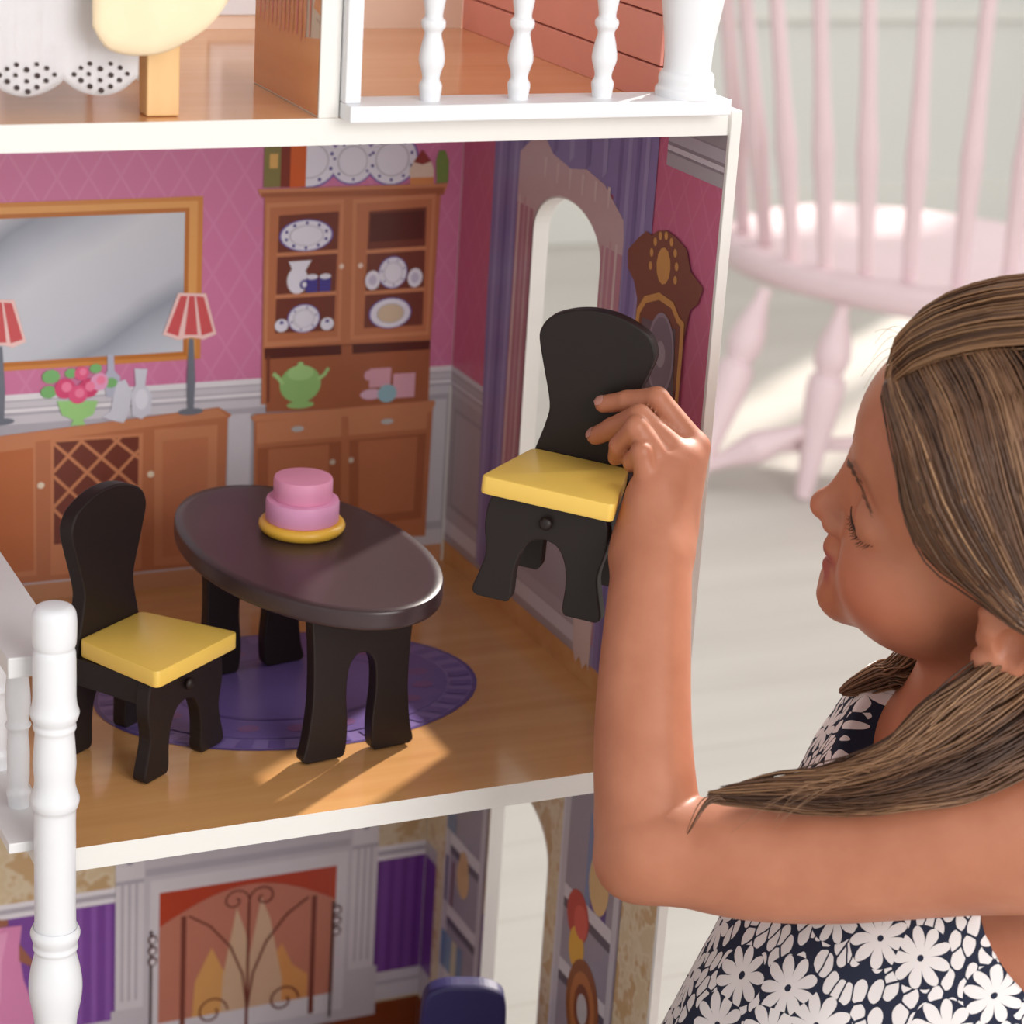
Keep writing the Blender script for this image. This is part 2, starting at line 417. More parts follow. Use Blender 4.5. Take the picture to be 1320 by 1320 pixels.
# china cabinet
P = Print('B', D, 0.0012)
P.add([(-0.1437, 0.2753), (-0.0162, 0.2742), (-0.0182, 0.1644), (-0.0172, 0.1190), (-0.1422, 0.1279)], br1, 3)
P.add([(-0.1470, 0.1213), (-0.0138, 0.1197), (-0.0147, 0.0193), (-0.1453, 0.0274)], br1, 3)
P.add([(-0.1487, 0.2778), (-0.0111, 0.2777), (-0.0140, 0.2698), (-0.1461, 0.2724)], br4, 4)
P.add([(-0.1462, 0.2753), (-0.0136, 0.2750), (-0.0140, 0.2696), (-0.1458, 0.2722)], br2, 5)
P.add([(-0.1423, 0.2681), (-0.0871, 0.2692), (-0.0858, 0.1697), (-0.1414, 0.1686)], br4, 5); P.add([(-0.1397, 0.2650), (-0.0896, 0.2660), (-0.0881, 0.1730), (-0.1390, 0.1722)], br1, 6)
P.add([(-0.0808, 0.2690), (-0.0200, 0.2706), (-0.0199, 0.1702), (-0.0787, 0.1699)], br4, 5); P.add([(-0.0778, 0.2658), (-0.0224, 0.2674), (-0.0223, 0.1732), (-0.0759, 0.1729)], br1, 6)
P.add([(-0.1333, 0.2594), (-0.0904, 0.2608), (-0.0910, 0.1775), (-0.1337, 0.1779)], br3, 7)
P.add([(-0.0686, 0.2600), (-0.0263, 0.2616), (-0.0250, 0.1776), (-0.0690, 0.1780)], br3, 7)
for q in (((-0.1332, 0.2325), (-0.0908, 0.2331)), ((-0.1336, 0.2035), (-0.0910, 0.2040)), ((-0.0689, 0.2319), (-0.0259, 0.2328)), ((-0.0687, 0.2029), (-0.0256, 0.2035))): stroke(P, q, .0028, br4, 8)
P.add([(-0.0675, 0.2582), (-0.0279, 0.2594), (-0.0275, 0.2394), (-0.0673, 0.2385)], brd, 8)
for c in ((-0.0872, 0.2226), (-0.0734, 0.2225)): P.add(ell(c, 15 * K5, 15 * K5, 12), pr(232, 206, 190), 9)
def china(c, rx, ry, ticks=8, inner=chn):
    P.add(ell(c, rx, ry), pr(112, 96, 168), 10); P.add(ell(c, rx * .93, ry * .93), chn, 11)
    for k in range(ticks):
        a = 2 * math.pi * k / ticks + .3
        P.add(ell((c[0] + rx * .77 * math.cos(a), c[1] + ry * .77 * math.sin(a)), rx * .06, rx * .06, 8), nav, 12)
    P.add(ell(c, rx * .64, ry * .64), gry, 12); P.add(ell(c, rx * .60, ry * .60), inner, 13)
china((-0.1135, 0.2453), 160 * K5, 92 * K5, 10)
P.add(ell((-0.1188, 0.2144), 62 * K5, 78 * K5), chn, 10); P.add([(-0.1255, 0.2276), (-0.1091, 0.2280), (-0.1133, 0.2209), (-0.1221, 0.2207)], chn, 10)
for c in ((-0.1085, 0.2111), (-0.0990, 0.2111)):
    P.add(rect((c[0] - 34 * K5, c[1] + 44 * K5), (c[0] + 34 * K5, c[1] - 46 * K5)), nav, 11); P.add(ell((c[0], c[1] + 44 * K5), 34 * K5, 16 * K5), chn, 12)
P.add(ell((-0.1140, 0.2113), 26 * K5, 28 * K5), nav, 11); P.add(ell((-0.1140, 0.2113), 14 * K5, 16 * K5), chn, 12)
china((-0.1135, 0.1875), 98 * K5, 84 * K5, 6)
for c in ((-0.1296, 0.1835), (-0.0966, 0.1829)): P.add(ell(c, 40 * K5, 38 * K5), chn, 14); P.add(ell((c[0], c[1] + .002), 12 * K5, 10 * K5), nav, 15)
china((-0.0494, 0.2167), 90 * K5, 95 * K5, 7)
for c in ((-0.0644, 0.2121), (-0.0330, 0.2124)): P.add(ell(c, 46 * K5, 56 * K5), chn, 14); P.add(ell(c, 24 * K5, 30 * K5), pr(196, 190, 214), 15)
china((-0.0500, 0.1878), 132 * K5, 92 * K5, 0, pr(206, 186, 160))
# open niche, worktop, drawers and doors
P.add([(-0.1411, 0.1672), (-0.0185, 0.1655), (-0.0186, 0.1186), (-0.1384, 0.1221)], br2, 6)
P.add([(-0.1411, 0.1679), (-0.0186, 0.1663), (-0.0187, 0.1597), (-0.1406, 0.1601)], brd, 7)
P.add([(-0.0852, 0.1667), (-0.0770, 0.1666), (-0.0759, 0.1212), (-0.0834, 0.1210)], br2, 8)
P.add([(-0.1391, 0.1621), (-0.1370, 0.1623), (-0.1364, 0.1292), (-0.1381, 0.1286)], br3, 8)
tg = pr(146, 190, 116); tg2 = pr(164, 206, 134)
P.add(ell((-0.1143, 0.1408), 110 * K6, 98 * K6), tg, 9); P.add(ell((-0.1138, 0.1258), 72 * K6, 20 * K6), tg, 9)
P.add(ell((-0.1145, 0.1489), 70 * K6, 40 * K6), tg2, 10); P.add(ell((-0.1147, 0.1549), 16 * K6, 14 * K6), tg2, 10)
stroke(P, [(-0.1274, 0.1421), (-0.1304, 0.1462), (-0.1336, 0.1490)], .0028, tg2, 9); stroke(P, [(-0.1008, 0.1437), (-0.0969, 0.1466), (-0.0944, 0.1504)], .0024, tg2, 9)
for a, b, m in (((-0.0634, 0.1484), (-0.0473, 0.1346), pr(214, 160, 176)), ((-0.0454, 0.1435), (-0.0288, 0.1257), pr(220, 166, 182))): P.add(rect(a, b), m, 9)
P.add(ell((-0.0613, 0.1297), 62 * K6, 28 * K6), pr(216, 176, 196), 9); P.add(ell((-0.0646, 0.1437), 20 * K6, 26 * K6), pr(214, 160, 176), 9)
P.add(ell((-0.0496, 0.1296), 52 * K6, 48 * K6), pr(146, 184, 196), 10)
P.add([(-0.1499, 0.1201), (-0.0131, 0.1219), (-0.0122, 0.1196), (-0.0150, 0.1131), (-0.1476, 0.1163)], br4, 7)
for q in (((-0.1454, 0.1154), (-0.0832, 0.1159), (-0.0826, 0.1005), (-0.1450, 0.0998)), ((-0.0779, 0.1155), (-0.0179, 0.1160), (-0.0182, 0.1012), (-0.0774, 0.1008))): P.add(list(q), br4, 8)
for q in (((-0.1442, 0.0965), (-0.0824, 0.0968), (-0.0807, 0.0332), (-0.1428, 0.0332)), ((-0.0765, 0.0970), (-0.0180, 0.0977), (-0.0185, 0.0335), (-0.0739, 0.0326))): P.add(list(q), br2, 8)
for q in (((-0.1362, 0.0952), (-0.0916, 0.0953), (-0.0908, 0.0402), (-0.1351, 0.0399)), ((-0.0696, 0.0958), (-0.0248, 0.0960), (-0.0251, 0.0402), (-0.0673, 0.0395))): P.add(list(q), br1, 9)
for c in ((-0.1154, 0.1085), (-0.0486, 0.1089)): P.add(ell(c, 34 * K6, 15 * K6), pr(188, 186, 184), 10)
for c in ((-0.0886, 0.0821), (-0.0747, 0.0824)): P.add(ell(c, 15 * K6, 15 * K6, 12), pr(206, 190, 172), 10)
P.build('printed_china_cabinet', back, 'printed wooden china cabinet full of plates and cups')
# plates, books and ornaments on top of the cabinet
P = Print('B', D, 0.0005)
china((-0.1127, 0.2958), 180 * K5, 155 * K5, 9)
china((-0.0818, 0.2949), 140 * K5, 135 * K5, 7); china((-0.0531, 0.2954), 160 * K5, 152 * K5, 10)
for a, b, m in (((-0.1446, 0.3084), (-0.1319, 0.2787), pr(128, 118, 66)), ((-0.1328, 0.3081), (-0.1252, 0.2785), pr(124, 44, 26)), ((-0.1261, 0.3079), (-0.1150, 0.2782), pr(206, 92, 34))): P.add(rect(a, b), m, 14)
P.add(rect((-0.1407, 0.3012), (-0.1349, 0.2916)), pr(214, 168, 96), 15)
P.add([(-0.0393, 0.2777), (-0.0402, 0.2877), (-0.0375, 0.2937), (-0.0314, 0.3009), (-0.0245, 0.2934), (-0.0222, 0.2872), (-0.0219, 0.2774)], pr(220, 196, 178), 14)
P.add([(-0.0375, 0.2931), (-0.0314, 0.3015), (-0.0244, 0.2932), (-0.0309, 0.2911)], pr(140, 56, 50), 15); P.add(rect((-0.0395, 0.2823), (-0.0219, 0.2772)), pr(212, 140, 84), 15)
P.add([(-0.0197, 0.2780), (-0.0209, 0.2933), (-0.0190, 0.3005), (-0.0144, 0.3004), (-0.0113, 0.2930), (-0.0112, 0.2781)], pr(116, 140, 70), 14)
P.build('printed_shelf_top_crockery', back, 'printed plates, books and bottle on top of cabinet')

# --- middle room, right wall
P = Print('R', 0.0, 0.0002)
for pts in wall_pieces(0, D - .0005, .0, H, *UPW[4:]): P.add(pts, pink_shaded, 0)
P.build('printed_wallpaper', rwall)
def clipped(P, pts_list, m, L):
    for q in pts_list: P.add(q, m, L)
P = Print('R', 0.0, 0.0003)
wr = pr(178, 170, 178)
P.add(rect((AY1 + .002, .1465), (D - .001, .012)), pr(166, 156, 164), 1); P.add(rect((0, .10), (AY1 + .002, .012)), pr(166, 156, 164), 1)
for z0, z1, m in ((.1465, .1425, lgr), (.1405, .1365, wr), (.1355, .1335, lgr), (.131, .127, wr)): P.add(rect((.262, z0), (D - .001, z1)), m, 2); P.add(rect((.0, z0), (.078, z1)), m, 2)
P.add(rect((.272, .118), (.345, .044)), pr(150, 140, 148), 2); P.add(rect((.2755, .115), (.3415, .047)), pr(168, 158, 166), 3)
P.add(rect((.0, .0425), (D - .001, .034)), wr, 2); P.add(rect((.0, .033), (D - .001, .022)), lgr, 3); P.add(rect((.0, .1465), (.078, .10)), pr(166, 156, 164), 1)
P.add(rect((.0, .016), (D - .001, .0)), dollfloor, 3)
P.build('printed_panelling', rwall)
P = Print('R', 0.0, .0003)
P.add(rect((.0, H), (.066, H - .030)), pr(138, 132, 140), 1)
for z0, z1, m in ((H, H - .008, pr(150, 146, 152)), (H - .009, H - .016, gry), (H - .018, H - .021, lgr), (H - .0225, H - .030, pr(168, 164, 170))): P.add(rect((.0, z0), (.066, z1)), m, 2)
P.build('printed_cornice', rwall)
# curtains around the window (printed), each field cut round the real opening
cu1 = pr(132, 120, 170); cu2 = pr(152, 142, 186); cu3 = pr(112, 100, 152); lace1 = pr(198, 170, 172); lace2 = pr(210, 190, 186)
P = Print('R', 0.0, 0.0007)
yl0, yl1 = .300, .246      # rear drape
P.add([(yl0 + .002, H), (yl0 + .001, .20), (yl0 - .006, .02), (yl1 + .004, .02), (yl1 + .006, .2), (.242, H)], cu1, 5)
for k in range(4):
    y = yl0 - .005 - k * .012
    P.add([(y, H), (y - .005, H), (y - .0065, .02), (y - .0015, .02)], (cu2, cu3)[k % 2], 6)
yf0, yf1 = .128, .078      # front drape
P.add([(yf0, H), (yf0, .02), (yf1, .012), (yf1 - .002, H)], cu1, 5)
for k in range(4):
    y = yf0 - .004 - k * .011
    P.add([(y, H), (y - .005, H), (y - .005, .016), (y, .016)], (cu3, cu2)[k % 2], 6)
P.add([(.243, H), (.127, H), (.127, .318), (.243, .318)], cu1, 5)
for k in range(5):
    y = .238 - k * .023
    P.add([(y, H), (y - .006, H), (y - .008, .330), (y - .002, .325)], (cu2, cu3)[k % 2], 6)
# lace pelmet and inner curtain panels
arch = arch_curve(AY0 - .001, AY1 + .001, .272, .031)
outer = [(.262, .300), (.262, .318), (.232, .338), (.213, .326), (.165, .326), (.140, .322), (.112, .306), (.110, .296)]
P.add([(AY1 + .001, .27), (.262, .27)] + outer[:4] + [((AY0 + AY1) / 2, .322)] + arch[:7][::-1], lace1, 7)
P.add([((AY0 + AY1) / 2, .322)] + outer[4:] + [(.110, .27), (AY0 - .001, .27)] + arch[6:][::-1], lace1, 7)
P.add(rect((.262, .285), (AY1 + .001, .10)), pr(176, 120, 134), 7); P.add(rect((AY0 - .001, .285), (.110, .03)), pr(184, 132, 144), 7)
for y, m in ((.258, lace2), (.250, pr(190, 150, 158)), (.243, lace1)): P.add(rect((y + .002, .29), (y - .001, .10)), m, 8)
for y, m in ((.133, lace1), (.126, pr(196, 156, 162)), (.118, lace2)): P.add(rect((y + .002, .29), (y - .001, .03)), m, 8)
for k in range(6): P.add([(.225 - k * .018, .322), (.221 - k * .018, .322), (.222 - k * .018, .309), (.224 - k * .018, .309)], lace2, 8)
P.add([(.139, .045), (.112, .045), (.112, .012), (.116, .016), (.121, .010), (.126, .017), (.131, .011), (.136, .018)], lace2, 8)
P.build('printed_curtains', rwall, 'printed purple curtains with lace pelmet')
# longcase clock
P = Print('R', 0.0, 0.0014)
ck = pr(122, 66, 34); gold = pr(206, 150, 72)
P.add([(0.1012, 0.2799), (0.1030, 0.2904), (0.0906, 0.3009), (0.0817, 0.3067), (0.0747, 0.3060), (0.0685, 0.3098), (0.0575, 0.3128), (0.0458, 0.3114), (0.0320, 0.3074), (0.0254, 0.2963), (0.0097, 0.2903), (0.0142, 0.2801), (0.0224, 0.2743), (0.0254, 0.2597), (.036, .20), (.036, .04), (.028, .012), (.098, .012), (.090, .04), (.088, .20), (0.0864, 0.2646), (0.0921, 0.2741)], ck, 9)
c = (0.0576, 0.2916)
P.add(ell(c, .0085, .011, 12), gold, 10)
for k in range(9): P.add(ell((c[0] + .016 * math.cos(k * .45 - .2), c[1] + .0 + .018 * math.sin(k * .45 - .2)), .0022, .0026, 8), gold, 10)
stroke(P, [(0.0841, 0.2496), (0.0831, 0.2580), (0.0758, 0.2668), (0.0595, 0.2731), (0.0428, 0.2719), (0.0346, 0.2654), (0.0291, 0.2637), (0.0282, 0.2441), (0.0283, 0.2169), (.042, .10), (.082, .10), (0.0841, 0.2496)], .0042, gold, 11)
P.add([(0.0782, 0.2553), (0.0367, 0.2592), (0.0334, 0.2186), (0.0711, 0.2139)], pr(96, 82, 88), 10)
fc = (0.0520, 0.2398)
P.add(ell(fc, .0165, .025), pr(146, 134, 146), 11); P.add(ell(fc, .0145, .0225), pr(120, 108, 118), 12); P.add(ell(fc, .006, .008), pr(160, 148, 156), 13)
P.add(rect((.078, .17), (.046, .11)), pr(92, 46, 26), 10)
P.build('printed_longcase_clock', rwall, 'printed brown longcase clock with gold arch')
hp(boxobj('corner_light_strip', (-.0016, -.0004, D - .0022, D - .0008, .0, .132), cream_edge))  # pale strip painted in for light leaking through the corner gap

# --- rug printed on the floor
P = Print('F', 0.0, 0.0003)
rc = (-.184, .167); rug1 = pr(106, 86, 148); rug2 = pr(128, 108, 166); rug3 = pr(92, 72, 130)
P.add(ell(rc, .124, .088, 48), rug3, 0); P.add(ell(rc, .121, .0855, 48), rug2, 1)
for k in range(36):
    a0 = 2 * math.pi * k / 36; a1 = a0 + math.pi / 36
    P.add([(rc[0] + .120 * math.cos(a0), rc[1] + .0845 * math.sin(a0)), (rc[0] + .120 * math.cos(a1), rc[1] + .0845 * math.sin(a1)), (rc[0] + .106 * math.cos(a1), rc[1] + .074 * math.sin(a1)), (rc[0] + .106 * math.cos(a0), rc[1] + .074 * math.sin(a0))], rug1, 2)
P.add(ell(rc, .104, .0725, 48), rug1, 3)
for k in range(18):
    a = 2 * math.pi * k / 18
    P.add(ell((rc[0] + .088 * math.cos(a), rc[1] + .06 * math.sin(a)), .007, .005, 10), pr(122, 82, 132), 4)
P.add(ell(rc, .072, .048, 40), rug3, 4); P.add(ell(rc, .069, .0455, 40), rug1, 5)
P.build('printed_rug', mid, 'printed purple oval rug')

# --- lower room, back wall
t = NT('cream_damask_print'); n_ = t.noise(t.obj(), 55, 2); t.base(t.ramp(n_, [(.42, rgb(206, 186, 152)), (.5, rgb(214, 198, 170)), (.58, rgb(192, 160, 118))])); t.set(Roughness=.34); damask = t.m
vio = pr(118, 66, 150); vio2 = pr(136, 86, 168)
P = Print('B', D, 0.0002)
P.add(rect((XL, LZ), (-.0005, -T)), damask, 0)
zt, zb_ = (-0.2572, -0.2285)[1], (-0.2572, -0.2405)[1]
P.add(rect((XL, zt), (-.0005, zb_)), wht, 1); P.add(rect((XL, zt - .004), (-.0005, zt - .008)), gry, 2)
P.add(rect((XL, zb_), (-.0005, (-0.0194, -0.3373)[1])), vio, 1)
for k in range(26): 
    x = -.004 - k * .0105
    P.add(rect((x, zb_), (x - .0045, (-0.0194, -0.3373)[1])), vio2 if x < -.2 else pr(104, 50, 134), 2)
zq = (-0.0194, -0.3373)[1]
P.add(rect((XL, zq), (-.0005, zq - .024)), lgr, 2); P.add(rect((XL, zq - .008), (-.0005, zq - .011)), gry, 3)
P.add(rect((XL, zq - .026), (-.0005, LZ)), redfloor, 3)
P.build('printed_lower_wall', back)
P = Print('B', D, 0.0010)
mg = pr(196, 190, 198); mg2 = pr(176, 170, 180); mg3 = pr(212, 206, 212)
x0, x1 = (-0.2424, -0.2255)[0], (-0.0396, -0.2369)[0]
P.add(rect((x0, -.02), (x1, LZ + .02)), mg, 4)
for a, b in ((x0, (-0.2214, -0.2291)[0]), ((-0.0604, -0.2335)[0], x1)):
    P.add(rect((a, -.02), (b, LZ + .04)), mg3, 5); P.add(rect((a - .003, (-0.2317, -0.3301)[1]), (b + .003, LZ + .02)), mg, 6)
    w = b - a
    for k in range(3): P.add(rect((a + w * (.2 + .25 * k), (-0.2324, -0.2272)[1]), (a + w * (.28 + .25 * k), (-0.2317, -0.3233)[1])), mg2, 6)
    P.add(rect((a, (-0.2324, -0.2239)[1]), (b, (-0.2324, -0.2272)[1])), mg2, 7)
    P.add(ell(((a + b) / 2, (-0.2325, -0.2093)[1]), 15 * K7, 13 * K7), pr(150, 144, 160), 7)
P.add(rect(((-0.2204, -0.2293)[0], (-0.2205, -0.2172)[1]), ((-0.0626, -0.2331)[0], (-0.2204, -0.2231)[1])), mg2, 5)
P.add(rect(((-0.2167, -0.2299)[0], (-0.2168, -0.2272)[1]), ((-0.0637, -0.2330)[0], LZ + .03)), mg3, 6)
fx0, fx1, fz1 = (-0.2098, -0.2377)[0], (-0.0726, -0.2383)[0], (-0.2098, -0.2381)[1]
fz0 = (-0.2085, -0.3467)[1]
P.add(rect((fx0, fz1), (fx1, fz0)), pr(178, 66, 42), 7)
P.build('printed_fireplace', back, 'printed grey stone fireplace with red firebox')
P = Print('B', D, 0.0016)
sc = pr(188, 120, 100); irn = pr(118, 62, 50)
xm = (fx0 + fx1) / 2; aw = (fx1 - fx0)
P.add([(fx0, fz0), (fx0, fz1 - .030)] + [(fx0 + aw * k / 14, fz1 - .028 + .024 * math.sin(math.pi * k / 14)) for k in range(15)] + [(fx1, fz1 - .030), (fx1, fz0)], sc, 9)
for cx, w, top, m in ((-.18, .13, .052, pr(214, 158, 96)), (.22, .13, .058, pr(210, 146, 88)), (-.05, .10, .022, pr(206, 172, 142)), (.09, .11, .016, pr(204, 168, 140))):
    P.add([(xm + aw * (cx - w), fz0), (xm + aw * (cx - w * .9), fz0 + .03), (xm + aw * (cx - w * .2), fz1 - top), (xm + aw * (cx + w * .3), fz1 - top - .02), (xm + aw * (cx + w), fz0 + .02), (xm + aw * (cx + w), fz0)], m, 10)
for fx in (.12, .86): P.add(rect((fx0 + aw * fx, fz1 - .022), (fx0 + aw * fx + .004, fz0 - .015)), irn, 11)
stroke(P, [(xm, fz1 - .02), (xm, fz0 - .02)], .0022, irn, 12)
for s in (-1, 1):
    cx, cz = xm + s * .011, fz1 - .016
    stroke(P, [(xm, fz1 - .04)] + [(cx + s * (-.011 + 0) * math.cos(a_) * (1 - a_ / 9), cz + .010 * math.sin(a_) * (1 - a_ / 9)) for a_ in [k * .45 for k in range(17)]], .0014, irn, 12)
    stroke(P, [(xm, fz0), (xm + s * .004, fz0 + .03), (xm + s * .014, fz0 + .055), (xm + s * .030, fz0 + .075), (xm + s * .046, fz0 + .086)], .0016, irn, 12)
    cx, cz = xm + s * .028, fz0 + .002
    stroke(P, [(cx + .013 * math.cos(a_) * (1 - a_ / 10), cz + .013 * math.sin(a_) * (1 - a_ / 10)) for a_ in [k * .45 for k in range(16)]], .0014, irn, 12)
    ex = fx0 - .002 if s < 0 else fx1 - .002
    stroke(P, [(ex - .004 * (s < 0), fz1 - .030), (ex - .004 * (s < 0), fz0 - .02)], .0018, pr(70, 50, 52), 12)
    for kz in (0, 1, 2):
        P.add(ell((ex - s * -.003, fz1 - .037 - kz * .009), .0036, .004, 12), pr(98, 66, 64), 12); P.add(ell((ex - s * -.003, fz1 - .037 - kz * .009), .0022, .0026, 12), pr(214, 206, 212), 13)
P.build('printed_fire_screen', back, 'printed wrought iron fire screen with scrolls')
P = Print('B', D, 0.0012)
pk = pr(214, 134, 178); pk2 = pr(226, 156, 194)
P.add([(-0.3478, -0.2449), (-0.3104, -0.2466), (-0.3128, -0.2668), (-0.3096, -0.2908), (-0.3019, -0.3165), (-0.3009, -0.3360), (-0.3491, -0.3326)], pk, 9)
P.add([(-0.3479, -0.2541), (-0.3204, -0.2498), (-0.3251, -0.2740), (-0.3265, -0.3053), (-0.3490, -0.3263)], pk2, 10)
P.add([(-0.3127, -0.2605), (-0.3028, -0.2768), (-0.3028, -0.2819), (-0.3128, -0.2750)], pr(150, 92, 70), 10); P.add([(-0.3476, -0.2356), (-0.3203, -0.2405), (-0.3203, -0.2454), (-0.3478, -0.2467)], pr(150, 92, 70), 10)
P.build('printed_armchair', back, 'printed pink armchair')

# --- lower room, right wall
P = Print('R', 0.0, 0.0002)
for pts in wall_pieces(0, D - .0005, LZ, -T, *LOW[4:]): P.add(pts, damask, 0)
yv = D - .001
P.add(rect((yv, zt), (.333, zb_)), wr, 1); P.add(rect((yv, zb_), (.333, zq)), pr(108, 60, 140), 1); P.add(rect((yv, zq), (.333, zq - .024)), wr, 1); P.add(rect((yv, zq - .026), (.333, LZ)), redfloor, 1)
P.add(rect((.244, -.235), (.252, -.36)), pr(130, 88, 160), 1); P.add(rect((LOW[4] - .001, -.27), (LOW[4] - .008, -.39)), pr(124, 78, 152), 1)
P.build('printed_lower_wall', rwall)
def bookcase(ya, yb, shelves, items, label):
    P = Print('R', 0.0, 0.0006)
    fr = pr(190, 184, 192); sh = pr(150, 142, 154); dk = pr(92, 84, 96)
    P.add(rect((ya, -.014), (yb, LZ + .02)), fr, 4)
    e = .010
    P.add(rect((ya - e, -.018), (yb + e, LZ + .03)), sh, 5)
    for z in shelves:
        P.add(rect((ya - e, z), (yb + e, z - .010)), pr(206, 200, 206), 7); P.add(rect((ya - e, z - .010), (yb + e, z - .017)), dk, 6)
    for it in items: P.add(it[0], it[1], 8 + (it[2] if len(it) > 2 else 0))
    P.add(rect((ya, -.014), (ya - .003, LZ + .02)), lgr, 5); P.add(rect((yb + .003, -.014), (yb, LZ + .02)), pr(150, 140, 150), 5)
    P.build('printed_bookcase', rwall, label)
s1 = [(0.3183, -0.1948)[1] - .004, (0.3173, -0.2542)[1] - .004, (0.3192, -0.3095)[1] - .004]
it = []
for k, m in enumerate((pr(84, 74, 110), pr(160, 150, 168), pr(120, 76, 84))): it.append((rect((.3150 - k * .006, s1[0] - .022), (.311 - k * .006, s1[1])), m))
it.append((ell((0.2833, -0.2258), .011, .016), pr(206, 170, 122))); it.append((ell((0.2828, -0.2139), .008, .010), pr(200, 162, 116)))
for k, m in enumerate((pr(104, 132, 170), pr(124, 150, 180), pr(196, 188, 160), pr(112, 136, 170))): it.append((rect((.316 - k * .010, s1[1] - .025), (.307 - k * .010, s1[2])), m))
it.append((rect((.316, -.03), (.300, s1[0])), pr(120, 134, 160)))
bookcase((0.3179, -0.2426)[0], (0.2465, -0.2059)[0], s1, it, 'printed grey bookcase with teddy bear')
s2 = [(0.1177, -0.1423)[1] - .003, (0.1181, -0.1975)[1] - .003, (0.1152, -0.2513)[1] - .006]
it = []
for k, m in enumerate((pr(120, 134, 168), pr(96, 72, 140), pr(140, 150, 176), pr(86, 66, 130))): it.append((rect((.094 - k * .008, -.080), (.087 - k * .008, s2[0])), m))
it.append((ell((0.0753, -0.1230), .014, .022), pr(210, 176, 124)))
it.append((ell((0.1007, -0.1597), .016, .019), pr(184, 74, 62))); it.append((ell((0.0958, -0.1615), .010, .012), pr(206, 92, 78), 1)); it.append((ell((0.0995, -0.1828), .011, .016), pr(222, 168, 62)))
c = (0.0849, -0.2209)
for r, m, L in ((.024, pr(140, 84, 44), 0), (.018, pr(178, 112, 60), 1), (.012, pr(126, 72, 40), 2), (.0075, pr(190, 184, 186), 3)): it.append((ell(c, r, r * 1.5), m, L))
bookcase((0.1325, -0.1473)[0], (0.0443, -0.1220)[0], s2, it, 'printed grey bookcase with red and yellow toys')

# --- upper storey
hp(boxobj('partition_board', (-.2395, -.2285, .0, .102, H + T, ZT), [cream_edge], None, .0004))
P = Print('R', -.2395, 0.0002)
pb = wood('printed_partition_wood', rgb(204, 130, 70), rgb(220, 152, 94), 1, .2, .2)
P.add(rect((.001, H + T + .001), (.101, ZT - .01)), pb, 0)
P.add([(0.0114, 0.4472), (.0015, (-0.0221, 0.4445)[1]), (.0015, (-0.0222, 0.4332)[1]), (0.0236, 0.4305), (0.0218, 0.4727), (.0015, (-0.0240, 0.4785)[1])], pr(200, 186, 172), 1)
P.add([(0.0076, 0.4431), (.0015, (-0.0224, 0.4416)[1]), (.0015, (-0.0226, 0.4401)[1]), (0.0075, 0.4416)], pr(170, 152, 138), 2)
for k in range(13):
    u = 338 + k * 5.4
    tips = [46, 38, 52, 60, 44, 55, 62, 50, 40, 46, 58, 36, 30]
    P.add([(.090 - k * .0064, .50), (.094 - k * .0064, .50), (.0935 - k * .0064, .4345 - .0013 * (k % 3) - .0001 * tips[k]), (.0915 - k * .0064, .4335 - .0012 * ((k + 1) % 4))], pr(214, 120 + 12 * (k % 3), 104 + 14 * (k % 2)), 2)
o = P.build('printed_fringe', house); 
# balcony: floor-standing railing, siding, back wall with window
XS = -.035; YS = .29
hp(boxobj('balcony_back_wall', (-.2285, XS, YS, YS + .004, H + T, ZT), plain('balcony_cream', rgb(242, 220, 200), .5, .03)))
sidingm = plain('pink_siding_paint', rgb(234, 158, 144), .5, .05, 30)
sw = hp(boxobj('balcony_side_wall', (XS + .0022, XS + .006, .02, YS, H + T, ZT), plain('siding_joint', rgb(168, 92, 84), .6, .04)))
zj = H + T
for k in range(8):
    hgt = .021 if k == 0 else .0275
    b_ = boxobj('siding_board', (XS, XS + .0022, .02, YS, zj, zj + hgt - .0011), sidingm, None, .0004)
    b_.parent = sw
    zj += hgt
wf = hp(boxobj('balcony_window_frame', (-.205, -.135, YS - .004, YS, .402, .60), white, None, .001))
q = boxobj('pane', (-.197, -.143, YS - .0046, YS - .0038, .413, .59), pr(166, 170, 172)); q.parent = wf
wf2 = hp(boxobj('rear_window_frame', (-.33, -.245, D - .004, D, .396, .70), white, None, .001))
q = boxobj('pane', (-.318, -.257, D - .0046, D - .0038, .412, .69), pr(178, 186, 188)); q.parent = wf2
YR = -.003
rail = hp(boxobj('railing_base', (-.228, -.008, YR - .012, YR + .016, H + T, H + T + .0085), white, None, .0008))
hp(boxobj('railing_end_post', (-.228, -.2195, YR - .004, YR + .008, H + T + .0085, .502), white, None, .0008))
hp(boxobj('railing_top', (-.228, -.018, YR - .008, YR + .012, .498, .510), white, None, .001))
bal = smooth_prof([(.0052, .0), (.0055, .003), (.0060, .008), (.0046, .011), (.0050, .0145), (.0068, .021), (.0056, .029), (.0044, .0345), (.0062, .038), (.0062, .041), (.0046, .0435), (.0060, .053), (.0066, .066), (.0050, .078), (.0060, .083), (.0052, .0955)], 4)
for x in (-.1792, -.1291, -.0801):
    hp(lathe('baluster', bal, white, None, (x, YR + .002, H + T + .0083), 24))
colp = smooth_prof([(.0165, 0), (.0165, .004), (.0150, .006), (.0152, .010), (.0140, .013), (.0128, .015), (.0136, .030), (.0172, .056), (.0185, .090), (.0185, .20)], 4)
hp(lathe('corner_column', colp, white, None, (-.0290, YR + .003, H + T + .0083), 36))

